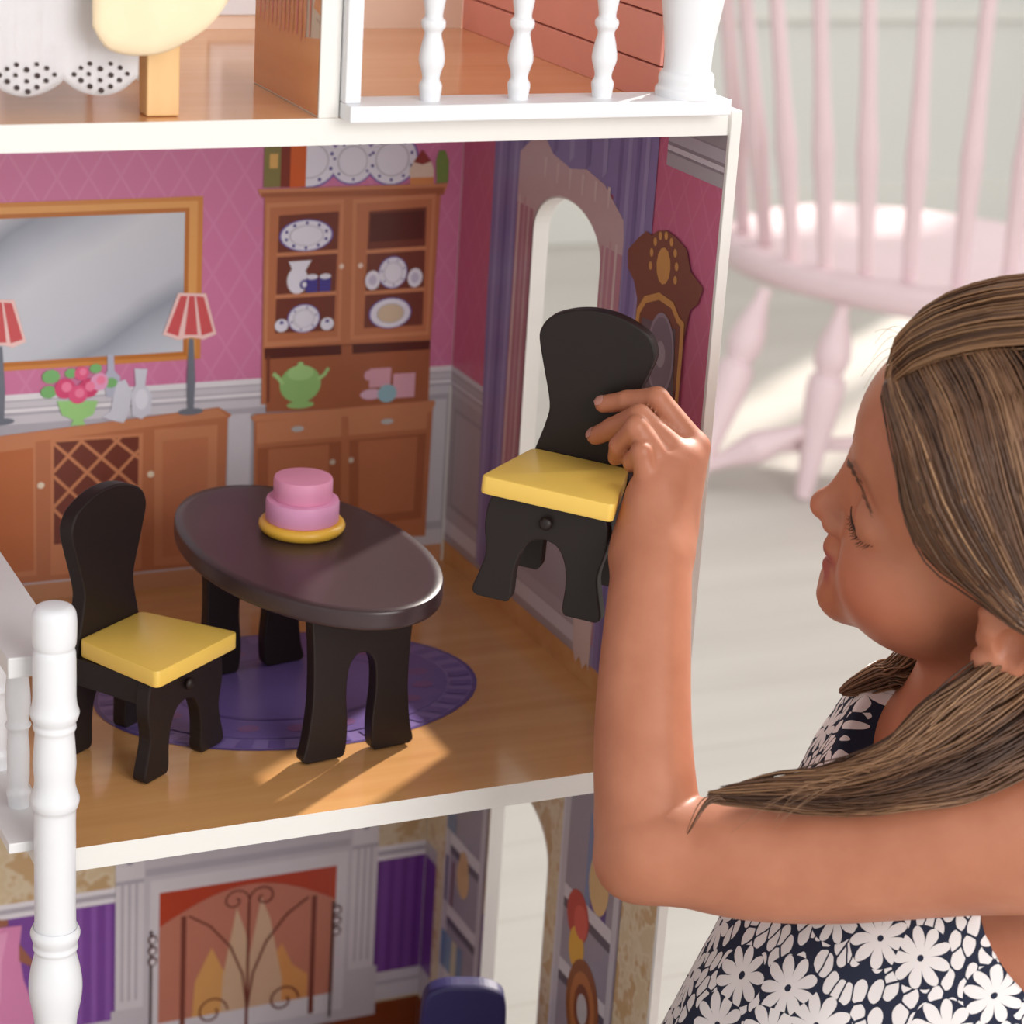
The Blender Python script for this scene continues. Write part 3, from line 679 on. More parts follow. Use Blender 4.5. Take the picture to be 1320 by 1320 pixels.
# --- turned newel post at the left and the side railing behind it
pz = [(780, 17), (783, 23), (790, 27), (805, 28), (826, 27), (832, 24), (838, 26.5), (866, 27), (892, 27), (903, 28.5), (911, 31), (919, 28.5), (924, 26), (930, 27), (936, 24.5), (950, 25.5), (975, 27), (996, 25.5), (1008, 27), (1020, 31), (1030, 29), (1037, 26.5), (1085, 26.5), (1180, 26.5), (1187, 29), (1195, 32), (1203, 30), (1209, 27.5), (1215, 29), (1221, 26.5), (1240, 31), (1262, 34.5), (1285, 33), (1320, 27)]
za, zb2 = 0.1453, -0.1030
prof = []
for py_, r_ in pz: prof.append((r_ * 1.295 / 3079, za + (zb2 - za) * (py_ - 780) / 540))
zend = prof[-1][1]
low_part = [(r_, 2 * zend - z_) for r_, z_ in prof[-2:21:-1]]
low_part = [q for q in low_part if q[1] > LZ + .002]
prof = prof + low_part + [(.0125, LZ)]
hp(lathe('newel_post', smooth_prof(prof[::-1], 3), white, None, (-.3775, -.006, 0), 40))
grail = plain('white_rail_paint', rgb(226, 225, 226), .4, .02)
hp(boxobj('side_rail', (-.3985, -.366, .008, D, .100, .112), grail, None, .001))
hp(boxobj('side_rail_base', (-.400, -.372, .004, D, 0.0, .006), grail, None, .0006))
sb = smooth_prof([(.0060, 0), (.0062, .004), (.0070, .009), (.0055, .012), (.0060, .018), (.0062, .034), (.0056, .045), (.0072, .049), (.0058, .052), (.0070, .062), (.0062, .075), (.0048, .086), (.0058, .0945)], 3)
for y in (.048, .098, .148, .198, .248, .298):
    hp(lathe('side_baluster', sb, white, None, (-.384, y, .0058), 20))

# ------------------------------------------------------------------ toy furniture
def outline_sym(right):
    """right: list of (x,z) from bottom inner, outer side, up to the top centre; mirrored"""
    return right + [(-x, z) for x, z in right[::-1] if abs(x) > 1e-9]
def board(name, right, y0, y1, m, parent, bevel=.001):
    bm = bmesh.new(); prism(bm, right, lambda u, v, d: (u, d, v), y0, y1)
    bmesh.ops.recalc_face_normals(bm, faces=bm.faces[:])
    ee = [e for e in bm.edges if len(e.link_faces) == 2 and e.calc_face_angle(0) > .6]
    bmesh.ops.bevel(bm, geom=ee, offset=bevel, segments=2, affect='EDGES', profile=.5)
    return from_bm(name, bm, m, parent)
def curve2(pts, sub=4): return [(a, b) for a, b in smooth_prof(pts, sub)]
def legs_outline(outer, inner):
    """outer: bottom->top right side; inner: bottom->arch top (x=0)"""
    o_ = curve2(outer); i_ = curve2(inner)
    right = i_[::-1] + o_                  # arch top -> inner foot -> outer foot -> top
    left = [(-x, z) for x, z in right[::-1]]
    pts = right + left[:-1] if abs(right[0][0]) < 1e-9 else right + left
    out = []
    for p_ in pts:
        if not out or math.hypot(p_[0] - out[-1][0], p_[1] - out[-1][1]) > 2e-4: out.append(p_)
    return out
inner_c = [(.0170, 0), (.0150, .004), (.0150, .018), (.0128, .030), (.0075, .0385), (0, .041)]
front_pts = legs_outline([(.0345, 0), (.0376, .0035), (.0345, .016), (.0325, .027), (.0350, .042), (.0345, .0545), (.0315, .0625)], inner_c)
back_pts = legs_outline([(.0345, 0), (.0376, .0035), (.0345, .016), (.0325, .027), (.0340, .042), (.0320, .0560), (.0276, .0720), (.0232, .0900), (.0228, .1010), (.0292, .1218), (.0334, .1360), (.0328, .1430), (.0282, .1500), (.0180, .1552), (.0080, .1578), (0, .1583)], inner_c)
def toy_chair(label):
    c = empty('toy_chair', label, 'toy chair', 'matching toy dining chairs')
    bm = bmesh.new()
    sq = [(-.0383, -.0086), (.0383, -.0086), (.0286, .0560), (-.0286, .0560)]
    prism(bm, sq, lambda u, v, d: (u, v, d), .0626, .0730)
    bmesh.ops.recalc_face_normals(bm, faces=bm.faces[:])
    bmesh.ops.bevel(bm, geom=[e for e in bm.edges if abs(e.verts[0].co.z - e.verts[1].co.z) > .005], offset=.004, segments=4, affect='EDGES', profile=.5)
    bmesh.ops.bevel(bm, geom=[e for e in bm.edges if abs(e.verts[0].co.z - e.verts[1].co.z) < 1e-5 and len(e.link_faces) == 2 and e.calc_face_angle(0) > 1.0], offset=.0012, segments=2, affect='EDGES', profile=.5)
    s = from_bm('seat', bm, yellow, c, True, 40); s['label'] = 'yellow painted wooden seat'
    board('front_leg_board', front_pts, .0, .009, espresso, c)
    board('back_board', back_pts, .0565, .0660, espresso, c)
    for sx in (-1, 1):
        bm = bmesh.new()
        prism(bm, [(.0088, .046), (.0567, .046), (.0567, .0624), (.0088, .0624)], lambda u, v, d: (d, u, v), sx * .0255, sx * .0315)
        from_bm('side_apron', bm, espresso, c)
    k = lathe('knob', smooth_prof([(.0020, 0), (.0020, .0012), (.0036, .0022), (.0036, .0036), (.0022, .0048), (.0004, .0052)], 3), espresso, c, (0, .0002, .0515), 18)
    k.rotation_euler = (math.pi / 2, 0, 0)
    return c
ch = toy_chair('dark brown toy chair with yellow seat standing on the dollhouse floor')
ch.location = (-.278, .0823, .0004); ch.rotation_euler = (0, 0, math.radians(35.35))
def copy_tree(o, parent=None):
    c = o.copy(); COL.objects.link(c); c.parent = parent
    for k in o.children: copy_tree(k, c)
    return c
ch2 = copy_tree(ch)
ch2['label'] = 'dark brown toy chair with yellow seat held up in the girl\'s hand'
Rz = Matrix.Rotation(math.radians(-42.41), 4, 'Z') @ Matrix.Rotation(math.radians(-.52), 4, 'X') @ Matrix.Rotation(math.radians(3.59), 4, 'Y')
CH2 = Matrix.Translation((-.1158, -.0353, .1252)) @ Rz
ch2.matrix_world = CH2
# table
tb = empty('toy_table', 'dark brown oval toy table with four splayed board legs on purple rug', 'toy table', loc=(-.188, .135, .0012))
tb.rotation_euler = (0, 0, math.radians(8.46))
bm = bmesh.new(); n = 64; rings = []
for (k, z) in ((.9, .0965), (.988, .0966), (.998, .0975), (1.0, .0992), (1.0, .1055), (.998, .1071), (.988, .1080), (.9, .1080)):
    rings.append([bm.verts.new(((.0675 - .0675 * (1 - k)) * math.cos(2 * math.pi * i / n), (.1156 - .0675 * (1 - k)) * math.sin(2 * math.pi * i / n), z)) for i in range(n)])
for a, b in zip(rings, rings[1:]):
    for i in range(n): bm.faces.new((a[i], a[(i + 1) % n], b[(i + 1) % n], b[i]))
bm.faces.new(rings[0][::-1]); bm.faces.new(rings[-1])
from_bm('tabletop', bm, espresso_sheen, tb, True, 60)
tl = legs_outline([(.0345, 0), (.0375, .003), (.0350, .014), (.0325, .035), (.0322, .055), (.0332, .075), (.0352, .0966)], [(.0115, 0), (.0090, .004), (.0082, .02), (.0098, .040), (.0088, .056), (.0045, .064), (0, .0655)])
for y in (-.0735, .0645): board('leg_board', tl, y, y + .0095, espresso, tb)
# cake
ck_ = empty('toy_cake', 'two-tier pink toy cake on a round yellow plate on the table', 'toy cake', loc=(-0.1826, 0.1570) + (.1093,))
lathe('cake_plate', smooth_prof([(.0205, 0), (.0238, .0006), (.0262, .0035), (.0262, .0060), (.0245, .0078), (.0225, .0080)], 3), yellow2, ck_, (0, 0, 0), 40)
lathe('bottom_tier', [(.0218, .0079), (.0224, .0085), (.0224, .0195), (.0219, .0212), (.0205, .0216)], pinkcake2, ck_, (0, 0, 0), 40)
lathe('top_tier', [(.0174, .0215), (.0180, .0222), (.0180, .0335), (.0175, .0350), (.0160, .0354)], pinkcake, ck_, (0, 0, 0), 40)

# toy armchair in the lower room
ac = empty('toy_armchair', 'dark purple rounded toy armchair in the lower dollhouse room', 'toy armchair', loc=(-.063, .135, LZ + .0005))
ac.rotation_euler = (0, 0, math.radians(-20))
navy = plain('dark_purple_paint', rgb(40, 32, 90), .5, .06)
bp = curve2([(.030, .0), (.030, .10), (.0290, .140), (.028, .158), (.024, .167), (.013, .1715), (0, .172)])
o = board('backrest', bp + [(-x, z) for x, z in bp[::-1][1:]], .0, .016, navy, ac, .003)
boxobj('seat', (-.030, .030, -.06, .0, .03, .075), navy, ac, .004)
for sx in (-1, 1): boxobj('armrest', (sx * .038 - .008, sx * .038 + .008, -.06, .012, .0, .105), navy, ac, .005)

# bed on the upper floor
bed = empty('toy_bed', 'toy bed with white lace-edged skirt and pale pine legs on upper floor', 'toy bed', loc=(-.40, .08, H + T))
def bp_(o): o.parent = bed; o.matrix_parent_inverse = Matrix.Translation((.40, -.08, -H - T)); return o
zf = H + T
bp_(boxobj('leg', (-.3256, -.3088, .012, .026, zf + .0003, zf + .05), tanwood, None, .0008))
bp_(boxobj('leg', (-.312, -.300, .165, .178, zf + .0003, zf + .05), white, None, .0008))
bp_(boxobj('leg', (-.50, -.484, .012, .026, zf + .0003, zf + .05), tanwood, None, .0008))
bp_(boxobj('bed_base', (-.50, -.305, .014, .178, zf + .042, zf + .06), tanwood, None, .001))
linen = plain('white_linen', rgb(232, 230, 236), .85, .03, 200)
bp_(boxobj('mattress', (-.505, -.312, .012, .176, zf + .0605, zf + .10), linen, None, .006))
# gathered lace skirt with scalloped hem
bm = bmesh.new(); nx, nz = 150, 14; grid = []
for i in range(nx + 1):
    x = -.52 + (.52 - .332) * i / nx; row = []
    sc_ = abs(math.sin(math.pi * (x + .3335) / .036))
    zbm = .4145 - .0085 * sc_ ** .7
    for j in range(nz + 1):
        z = zbm + (.475 - zbm) * j / nz
        y = .004 + .0006 * math.sin(x * 260) * (1 - j / nz)
        row.append(bm.verts.new((x, y, z)))
    grid.append(row)
for i in range(nx):
    for j in range(nz): bm.faces.new((grid[i][j], grid[i + 1][j], grid[i + 1][j + 1], grid[i][j + 1]))
bmesh.ops.solidify(bm, geom=bm.faces[:], thickness=.0008)
sk = bp_(from_bm('lace_skirt', bm, plain('white_lace', rgb(246, 245, 248), .8, .02, 300), None, True))
eyelet_dark = plain('eyelet_shadow', rgb(60, 46, 44), .8, .05)  # dark colour for discs standing in for the shade inside eyelet holes
bm = bmesh.new()
for s in range(6):
    cx = -.3335 - .018 - s * .036
    for (dx, dz, r) in ((-.013, .4165, .0011), (-.0095, .4195, .0010), (-.0095, .4135, .0013), (-.005, .4215, .0011), (-.0055, .4165, .0010), (-.005, .4105, .0013), (0, .419, .0013), (0, .4135, .0011), (.0005, .4085, .0013), (.005, .4215, .0010), (.0052, .416, .0013), (.005, .4105, .0012), (.0098, .4195, .0011), (.0095, .4135, .0012), (.0135, .4165, .0010)):
        x = cx + dx
        y = .004 + .0006 * math.sin(x * 260) * .85
        c0 = [bm.verts.new((x + r * math.cos(k * .785), y - .0014, dz + r * math.sin(k * .785))) for k in range(8)]
        c1 = [bm.verts.new((v.co.x, v.co.y + .0012, v.co.z)) for v in c0]
        bm.faces.new(c0); bm.faces.new(c1[::-1])
        for k in range(8): bm.faces.new((c0[k], c1[k], c1[(k + 1) % 8], c0[(k + 1) % 8]))
ey = from_bm('eyelet_dark_discs', bm, eyelet_dark); ey.parent = sk; ey['kind'] = 'stuff'
# cream blanket laid over the mattress and hanging down in front of its corner
nu_, nv_ = 30, 40; zt_ = zf + .1068; ed = [(-0.3606, 0.4385), (-0.3538, 0.4282), (-0.3427, 0.4244), (-0.3293, 0.4250), (-0.3170, 0.4287), (-0.3046, 0.4368), (-0.2932, 0.4509)]
ed = smooth_prof(ed, 5)
exs = [q[0] for q in ed]; ezs = [q[1] for q in ed]
sheets = ([], [])
for i in range(nu_ + 1):
    u = i / nu_; x = exs[0] + (exs[-1] - exs[0]) * u; zb3 = float(np.interp(x, exs, ezs)) + .004
    path = [(.085, zt_), (.05, zt_), (.018, zt_), (.004, zt_ - .002), (-.008, zt_ - .010), (-.0125, zt_ - .026), (-.014, (zt_ - .026 + zb3) / 2), (-.0145, zb3)]
    pc_ = smooth_prof(path, 8); pc_ = [pc_[int(round(k * (len(pc_) - 1) / nv_))] for k in range(nv_ + 1)]
    for j, (y, z) in enumerate(pc_):
        a = pc_[max(j - 1, 0)]; b = pc_[min(j + 1, nv_)]; ty, tz = b[0] - a[0], b[1] - a[1]; n_ = math.hypot(ty, tz) or 1
        ny, nz_ = tz / n_, -ty / n_
        th = .0058 * (max(0, 1 - abs(2 * u - 1) ** 5)) ** .5 * (max(0, 1 - max(0, j / nv_ * 2 - 1) ** 7)) ** .5 * (min(1, j / 3)) ** .5 + .0003
        wv = .0014 * math.sin(u * 13 + j * .05) * (j / nv_)
        sheets[0].append((x, y + ny * (th + wv), z + nz_ * (th + wv))); sheets[1].append((x, y - ny * (th - wv), z - nz_ * (th - wv)))
bm = bmesh.new(); vv = [[bm.verts.new(p_) for p_ in sh3] for sh3 in sheets]
for k in (0, 1):
    for i in range(nu_):
        for j in range(nv_):
            q_ = [vv[k][i * (nv_ + 1) + j], vv[k][(i + 1) * (nv_ + 1) + j], vv[k][(i + 1) * (nv_ + 1) + j + 1], vv[k][i * (nv_ + 1) + j + 1]]
            bm.faces.new(q_ if k else q_[::-1])
idx = [i * (nv_ + 1) for i in range(nu_ + 1)] + [nu_ * (nv_ + 1) + j for j in range(1, nv_ + 1)] + [i * (nv_ + 1) + nv_ for i in range(nu_ - 1, -1, -1)] + [j for j in range(nv_ - 1, 0, -1)]
for a, b in zip(idx, idx[1:] + idx[:1]): bm.faces.new((vv[0][a], vv[0][b], vv[1][b], vv[1][a]))
tag(from_bm('toy_blanket', bm, plain('cream_plush', rgb(242, 220, 186), .9, .05, 60), None, True), 'cream padded toy blanket hanging over the corner of the bed', 'blanket')

# ------------------------------------------------------------------ the girl: implicit body -> one continuous mesh
def V3(*a): return np.array(a, np.float32)
HM = np.array([[-0.8111, -0.5838, -0.0356], [0.5636, -0.7638, -0.3144], [0.1564, -0.2751, 0.9486]], np.float32)
HO = np.array([.0763, -.1925, .2002], np.float32); HS = 1.1107
def h2w(p): return HO + HM @ (np.array(p, np.float32) * HS)

def rcone(a, b, ra, rb):
    a = np.array(a, np.float32); b = np.array(b, np.float32); ba = b - a; L2 = float(ba @ ba)
    def f(P):
        pa = P - a; t = np.clip((pa @ ba) / L2, 0, 1)
        d = pa - t[:, None] * ba
        return np.sqrt((d * d).sum(1)) - (ra + (rb - ra) * t)
    c = (a + b) / 2; f.c = c; f.r = math.sqrt(L2) / 2 + max(ra, rb); return f
def ellipsoid(c, r, M=None):
    c = np.array(c, np.float32); r = np.array(r, np.float32)
    def f(P):
        q = P - c
        if M is not None: q = q @ M
        k0 = np.sqrt(((q / r) ** 2).sum(1)); k1 = np.sqrt(((q / (r * r)) ** 2).sum(1)) + 1e-9
        return k0 * (k0 - 1) / k1
    f.c = c; f.r = float(r.max()); return f
def hell(c, r): return ellipsoid(h2w(c), np.array(r) * HS, HM)          # ellipsoid in head space
def hcone(a, b, ra, rb): return rcone(h2w(a), h2w(b), ra * HS, rb * HS)
def smin(a, b, k):
    h = np.clip(.5 + .5 * (b - a) / k, 0, 1); return b + (a - b) * h - k * h * (1 - h)
def smax(a, b, k): return -smin(-a, -b, k)

def evaluate(prims, P, center=None, rad=0):
    """prims: list of (fn, k, sign); far primitives are skipped"""
    d = None
    for fn, k, sg in prims:
        if center is not None:
            gap = np.linalg.norm(fn.c - center) - fn.r - rad
            if gap > k + .012 and d is not None: continue
            if gap > k + .012 and sg > 0:
                continue
        v = fn(P)
        if d is None: d = v if sg > 0 else None; continue
        d = smin(d, v, k) if sg > 0 else smax(d, -v, k)
    if d is None: d = np.full(len(P), .05, np.float32)
    return d
def polygonise(prims, lo, hi, h, extra=None):
    lo = np.array(lo, np.float32); n = np.ceil((np.array(hi) - lo) / h).astype(int); BS = 16
    nb = np.ceil(n / BS).astype(int); n = nb * BS
    vol = np.full(n, .05, np.float32)
    ax = np.arange(BS, dtype=np.float32) * h
    loc = np.stack(np.meshgrid(ax, ax, ax, indexing='ij'), -1).reshape(-1, 3)
    half = BS * h / 2; diag = half * math.sqrt(3)
    for i in range(nb[0]):
        for j in range(nb[1]):
            for k in range(nb[2]):
                o = lo + np.array([i, j, k], np.float32) * BS * h; c = o + half
                dc = float(evaluate(prims, c[None, :], c, diag)[0])
                sl = (slice(i * BS, i * BS + BS), slice(j * BS, j * BS + BS), slice(k * BS, k * BS + BS))
                if dc > diag + .02: continue
                if dc < -diag - .03: vol[sl] = -.05; continue
                P = loc + o
                d = evaluate(prims, P, c, diag)
                if extra is not None: d = extra(d, P)
                vol[sl] = d.reshape(BS, BS, BS)
    vol[0] = vol[-1] = .01; vol[:, 0] = vol[:, -1] = .01; vol[:, :, 0] = vol[:, :, -1] = .01
    return nets(vol, lo, h)
def nets(vol, lo, h):
    ins = vol < 0
    cnt = np.zeros(tuple(np.array(vol.shape) - 1), np.int8)
    sl = lambda a: slice(1, None) if a else slice(None, -1)
    for a in (0, 1):
        for b in (0, 1):
            for c in (0, 1): cnt += ins[sl(a), sl(b), sl(c)]
    act = (cnt > 0) & (cnt < 8)
    I, J, K = np.nonzero(act); m = len(I)
    cid = np.full(act.shape, -1, np.int32); cid[I, J, K] = np.arange(m)
    cv = {(a, b, c): vol[I + a, J + b, K + c] for a in (0, 1) for b in (0, 1) for c in (0, 1)}
    s = np.zeros((m, 3), np.float64); w = np.zeros(m)
    for p0 in cv:
        for axx in range(3):
            if p0[axx]: continue
            p1 = list(p0); p1[axx] = 1; p1 = tuple(p1)
            v0, v1 = cv[p0], cv[p1]; cr = (v0 < 0) != (v1 < 0)
            tt = np.where(cr, v0 / np.where(cr, v0 - v1, 1), 0)
            q = np.array(p0, float)[None, :].repeat(m, 0); q[:, axx] += tt
            s[cr] += q[cr]; w[cr] += 1
    vert = lo + (np.stack([I, J, K], 1) + s / w[:, None]) * h
    quads = []
    for axx in range(3):
        a = [slice(None)] * 3; b = [slice(None)] * 3; a[axx] = slice(None, -1); b[axx] = slice(1, None)
        v0 = ins[tuple(a)]; v1 = ins[tuple(b)]
        E = np.argwhere(v0 != v1); o1, o2 = [q for q in range(3) if q != axx]
        ok = (E[:, o1] > 0) & (E[:, o2] > 0) & (E[:, o1] < act.shape[o1]) & (E[:, o2] < act.shape[o2]); E = E[ok]
        flip = v0[tuple(E.T)]
        def cell(d1, d2):
            c = E.copy(); c[:, o1] -= d1; c[:, o2] -= d2; return cid[tuple(c.T)]
        q = np.stack([cell(1, 1), cell(0, 1), cell(0, 0), cell(1, 0)], 1)
        if axx == 1: flip = ~flip
        q[~flip] = q[~flip][:, ::-1]
        quads.append(q)
    F = np.concatenate(quads); F = F[(F >= 0).all(1)]
    return vert.astype(np.float32), F
def mesh_np(name, V, F, mats, parent=None, smooth=True):
    me = bpy.data.meshes.new(name); k = F.shape[1]
    me.vertices.add(len(V)); me.vertices.foreach_set('co', V.astype(np.float32).ravel())
    me.loops.add(F.size); me.loops.foreach_set('vertex_index', F.astype(np.int32).ravel())
    me.polygons.add(len(F)); me.polygons.foreach_set('loop_start', np.arange(0, F.size, k, dtype=np.int32)); me.polygons.foreach_set('loop_total', np.full(len(F), k, np.int32))
    me.update(); me.validate()
    return link(name, me, mats, parent, smooth)

girl = empty('person', 'girl with long brown hair in floral sleeveless dress lifting a toy chair', 'person', loc=(.13, -.22, G))
def gp(o): o.parent = girl; o.matrix_parent_inverse = Matrix.Translation((-.13, .22, -G)); return o

# body frame: FB forward, LB her left, NB base of the neck
FB = np.array([-.992, -.124, 0], np.float32); LB = np.array([.124, -.992, 0], np.float32); ZB = np.array([0, 0, 1], np.float32)
NB = np.array((0.0709, -0.1812, 0.0874), np.float32)
def bw(f, l, u): return NB + FB * f + LB * l + ZB * u
PX = 1 / 3079.0
skin = []
def S(fn, k=.012, sg=1): skin.append((fn, k, sg))
# torso and shoulders
S(ellipsoid(bw(-.014, 0.004, -.135), (.062, .092, .150), np.stack([FB, LB, ZB], 1)), .02)
S(rcone(bw(-.024, -.070, -.034), bw(-.018, .085, -.045), .030, .036), .03)
S(rcone(bw(-.020, -.05, -.012), bw(-.020, .05, -.012), .026, .026), .03)
# neck
S(rcone(h2w((-.020, 0, -.028)), bw(-.012, 0, -.010), .0435, .046), .022)
# left arm
def AT_(p): return np.array(p, np.float32)
sh_ = AT_((0.0694, -0.2782, 0.0785)); u1 = AT_((0.0315, -0.2520, 0.0686)); u2 = AT_((-0.0010, -0.2322, 0.0582)); u3 = AT_((-0.0307, -0.2144, 0.0491)); u4 = AT_((-0.0641, -0.1938, 0.0424)); el = AT_((-0.1015, -0.1667, 0.0416))
f1 = AT_((-0.1012, -0.1524, 0.0603)); f2 = AT_((-0.0955, -0.1323, 0.0884)); f3 = AT_((-0.0854, -0.1098, 0.1223)); wr_ = AT_((-0.0720, -0.0846, 0.1610)); wc = AT_((-0.0681, -0.0787, 0.1687))
rr = lambda px, d: px * d * PX
def chain(P, R, k0, sub=11):
    """smooth tapering limb: spline through the joints, radius interpolated"""
    P = np.array(P, float); R = np.array(R, float); Q = smooth_prof([tuple(p) + (r,) for p, r in zip(P, R)], sub)
    for i, (a, b) in enumerate(zip(Q, Q[1:])): S(rcone(a[:3], b[:3], a[3], b[3]), k0 if i == 0 else .0003)
chain([sh_, u1, u2, u3, u4, el], [rr(106, 1.21), rr(100, 1.22), rr(94, 1.22), rr(87, 1.23), rr(78, 1.23), rr(67, 1.24)], .025)
chain([el, f1, f2, f3, wr_, wc], [rr(67, 1.24), rr(67, 1.25), rr(63, 1.26), rr(58.5, 1.27), rr(52, 1.28), rr(46, 1.29)], .010)
S(rcone(AT_((-0.1129, -0.1605, 0.0313)), AT_((-0.1081, -0.1579, 0.0438)), rr(40, 1.25), rr(44, 1.25)), .015)   # point of the elbow
# back of the hand
mi_ = AT_((-0.0326, -0.0486, 0.2170)); mm_ = AT_((-0.0454, -0.0573, 0.2150)); mr_ = AT_((-0.0567, -0.0604, 0.2112)); mp_ = AT_((-0.0659, -0.0639, 0.2029))
wa = AT_((-0.0568, -0.0741, 0.1703)); wl = AT_((-0.0751, -0.0730, 0.1686))
S(rcone(wa, mi_, .0135, .0098), .010); S(rcone(wc, mm_, .0150, .0098), .010); S(rcone(wc, mr_, .0150, .0094), .010); S(rcone(wl, mp_, .0140, .0088), .010)
S(rcone(AT_((-0.0682, -0.0624, 0.1740)), AT_((-0.0641, -0.0565, 0.1940)), .0130, .0100), .010)      # heel of the palm
S(rcone(AT_((-0.0496, -0.0585, 0.1708)), AT_((-0.0407, -0.0444, 0.1878)), .0150, .0120), .012)      # ball of the thumb
# fingers: each a bent chain of phalanges
def finger(pts, rad, k=.0016):
    for a, b, ra, rb in zip(pts, pts[1:], rad, rad[1:]): S(rcone(a, b, ra, rb), k)
finger([mi_, AT_((-0.0518, -0.0384, 0.2433)), AT_((-0.0624, -0.0235, 0.2383)), AT_((-0.0703, -0.0116, 0.2334))], [.0092, .0066, .0058, .0050])
finger([mm_, AT_((-0.0652, -0.0443, 0.2359)), AT_((-0.0695, -0.0231, 0.2230)), AT_((-0.0731, -0.0105, 0.2148))], [.0090, .0068, .0060, .0052])
finger([mr_, AT_((-0.0709, -0.0522, 0.2326)), AT_((-0.0738, -0.0398, 0.2188)), AT_((-0.0691, -0.0287, 0.2077))], [.0088, .0064, .0054, .0047])
finger([mp_, AT_((-0.0713, -0.0611, 0.2215)), AT_((-0.0707, -0.0505, 0.2131)), AT_((-0.0648, -0.0384, 0.2064))], [.0078, .0058, .0050, .0044])
M4 = np.array(CH2, np.float32)
def ch2w(x, y, z): return (M4 @ np.array([x, y, z, 1], np.float32))[:3]
finger([AT_((-0.0407, -0.0444, 0.1878)), ch2w(.046, .0735, .082), ch2w(.030, .0733, .090), ch2w(.014, .0726, .098)], [.0120, .0076, .0066, .0056], .006)
# right arm, reaching down behind her
rs = bw(-.030, -.076, -.040)
S(rcone(rs, bw(-.095, -.095, -.15), .030, .025), .02); S(rcone(bw(-.095, -.095, -.15), bw(-.05, -.10, -.25), .025, .020), .015)
# head
S(hell((-.012, 0, .048), (.089, .069, .072)), .02)
S(hell((.030, 0, .052), (.0515, .054, .046)), .02)
S(hell((.028, 0, .006), (.048, .049, .060)), .02)
S(hell((.028, 0, -.034), (.040, .042, .027)), .016)
S(hcone((.0650, -.006, -.0455), (.0650, .006, -.0455), .0145, .0145), .016)
for s in (-1, 1):
    S(hell((.043, s * .029, -.015), (.028, .023, .025)), .022)
    S(hell((.083, s * .031, .020), (.0125, .016, .0105)), .012, -1)           # eye socket
S(hell((.0605, .0285, .0165), (.0128, .0158, .0125)), .004)
S(hell((.0605, -.0285, .0165), (.0128, .0158, .0125)), .004)
S(hcone((.0745, 0, .026), (.0830, 0, .000), .0062, .0066), .009)
S(hell((.0858, 0, -.0035), (.0078, .0080, .0072)), .005)
for s in (-1, 1): S(hell((.0785, s * .0085, -.0075), (.0072, .0050, .0055)), .004)
S(hcone((.0745, 0, -.014), (.0755, 0, -.024), .0060, .0060), .006)
# lips
for s in (-1, 1):
    S(hcone((.0765, 0, -.0265), (.0680, s * .0175, -.0315), .0038, .0020), .0040)
    S(hcone((.0745, 0, -.0365), (.0675, s * .0160, -.0330), .0044, .0022), .0040)
S(hell((.0830, 0, -.0315), (.0085, .0165, .0008)), .0020, -1)
S(hell((.0880, 0, -.0425), (.0110, .012, .0025)), .006, -1)
# ears
for s in (-1, 1):
    pts = [(.004, s * .068, -.004), (.007, s * .070, .012), (.000, s * .0745, .026), (-.011, s * .0765, .030), (-.020, s * .0775, .020), (-.020, s * .0765, .004), (-.012, s * .0735, -.012), (-.002, s * .0700, -.019), (.004, s * .0685, -.013)]
    for a, b in zip(pts, pts[1:]): S(hcone(a, b, .0038, .0038), .003)
    S(hell((-.006, s * .0705, .004), (.013, .0055, .022)), .004)
    S(hcone((.0035, s * .0690, .001), (.0035, s * .0700, .006), .0042, .0036), .003)
    S(hell((-.002, s * .0715, -.0165), (.0085, .0052, .0080)), .004)
    S(hell((-.0065, s * .0790, .001), (.0075, .0095, .0105)), .002, -1)
    S(hcone((.0045, s * .0700, -.002), (.0040, s * .0725, .004), .0038, .0034), .002)
ALL = skin
lo = np.array([-.135, -.40, -.085]); hi = np.array([.275, .03, .36])
V, F = polygonise(ALL, lo, hi, .0016)
def skinmat():
    t = NT('skin'); o = t.obj()
    n1 = t.noise(o, 38, 3); n2 = t.noise(o, 700, 2)
    base = t.ramp(n1, [(.3, rgb(170, 107, 80)), (.7, rgb(182, 119, 91))])
    at_ = t.node('ShaderNodeAttribute', attribute_name='tint')
    x = t.xyz(at_.outputs['Vector'])
    c = t.mix(x[0], base, rgb(158, 82, 76)); c = t.mix(x[1], c, rgb(184, 100, 78))
    t.base(c); t.set(Roughness=.46, Specular_IOR_Level=.4, Subsurface_Weight=.12, Subsurface_Scale=.004)
    t.b.inputs['Subsurface Radius'].default_value = (1.0, .35, .2)
    t.bump(n2, .08, .0004)
    return t.m
body = gp(mesh_np('body', V, F, skinmat()))
# colouring of the skin itself: lips, cheeks and knuckles, finger nails
Lh = ((V - HO) @ HM) / HS
g = lambda c, r: np.clip(1.25 - np.sqrt((((Lh - np.array(c)) / np.array(r)) ** 2).sum(1)), 0, 1)
lip = np.maximum(g((.0785, 0, -.0285), (.012, .0170, .0030)), g((.0765, 0, -.0358), (.012, .0155, .0042))) * (Lh[:, 0] > .062)
lip = np.clip(lip * 1.8, 0, 1) * .95
chk = np.maximum(g((.058, .045, -.016), (.03, .03, .024)), g((.058, -.045, -.016), (.03, .03, .024))) * .35 + g((.090, 0, -.004), (.012, .012, .012)) * .3
for c in (mi_, mm_, mr_, mp_): chk = np.maximum(chk, .35 * np.clip(1.2 - np.linalg.norm(V - c, axis=1) / .012, 0, 1))
nail = np.zeros(len(V))
tint = np.stack([lip, np.clip(chk, 0, 1), nail], 1).astype(np.float32)
a_ = body.data.attributes.new('tint', 'FLOAT_VECTOR', 'POINT'); a_.data.foreach_set('vector', tint.ravel())

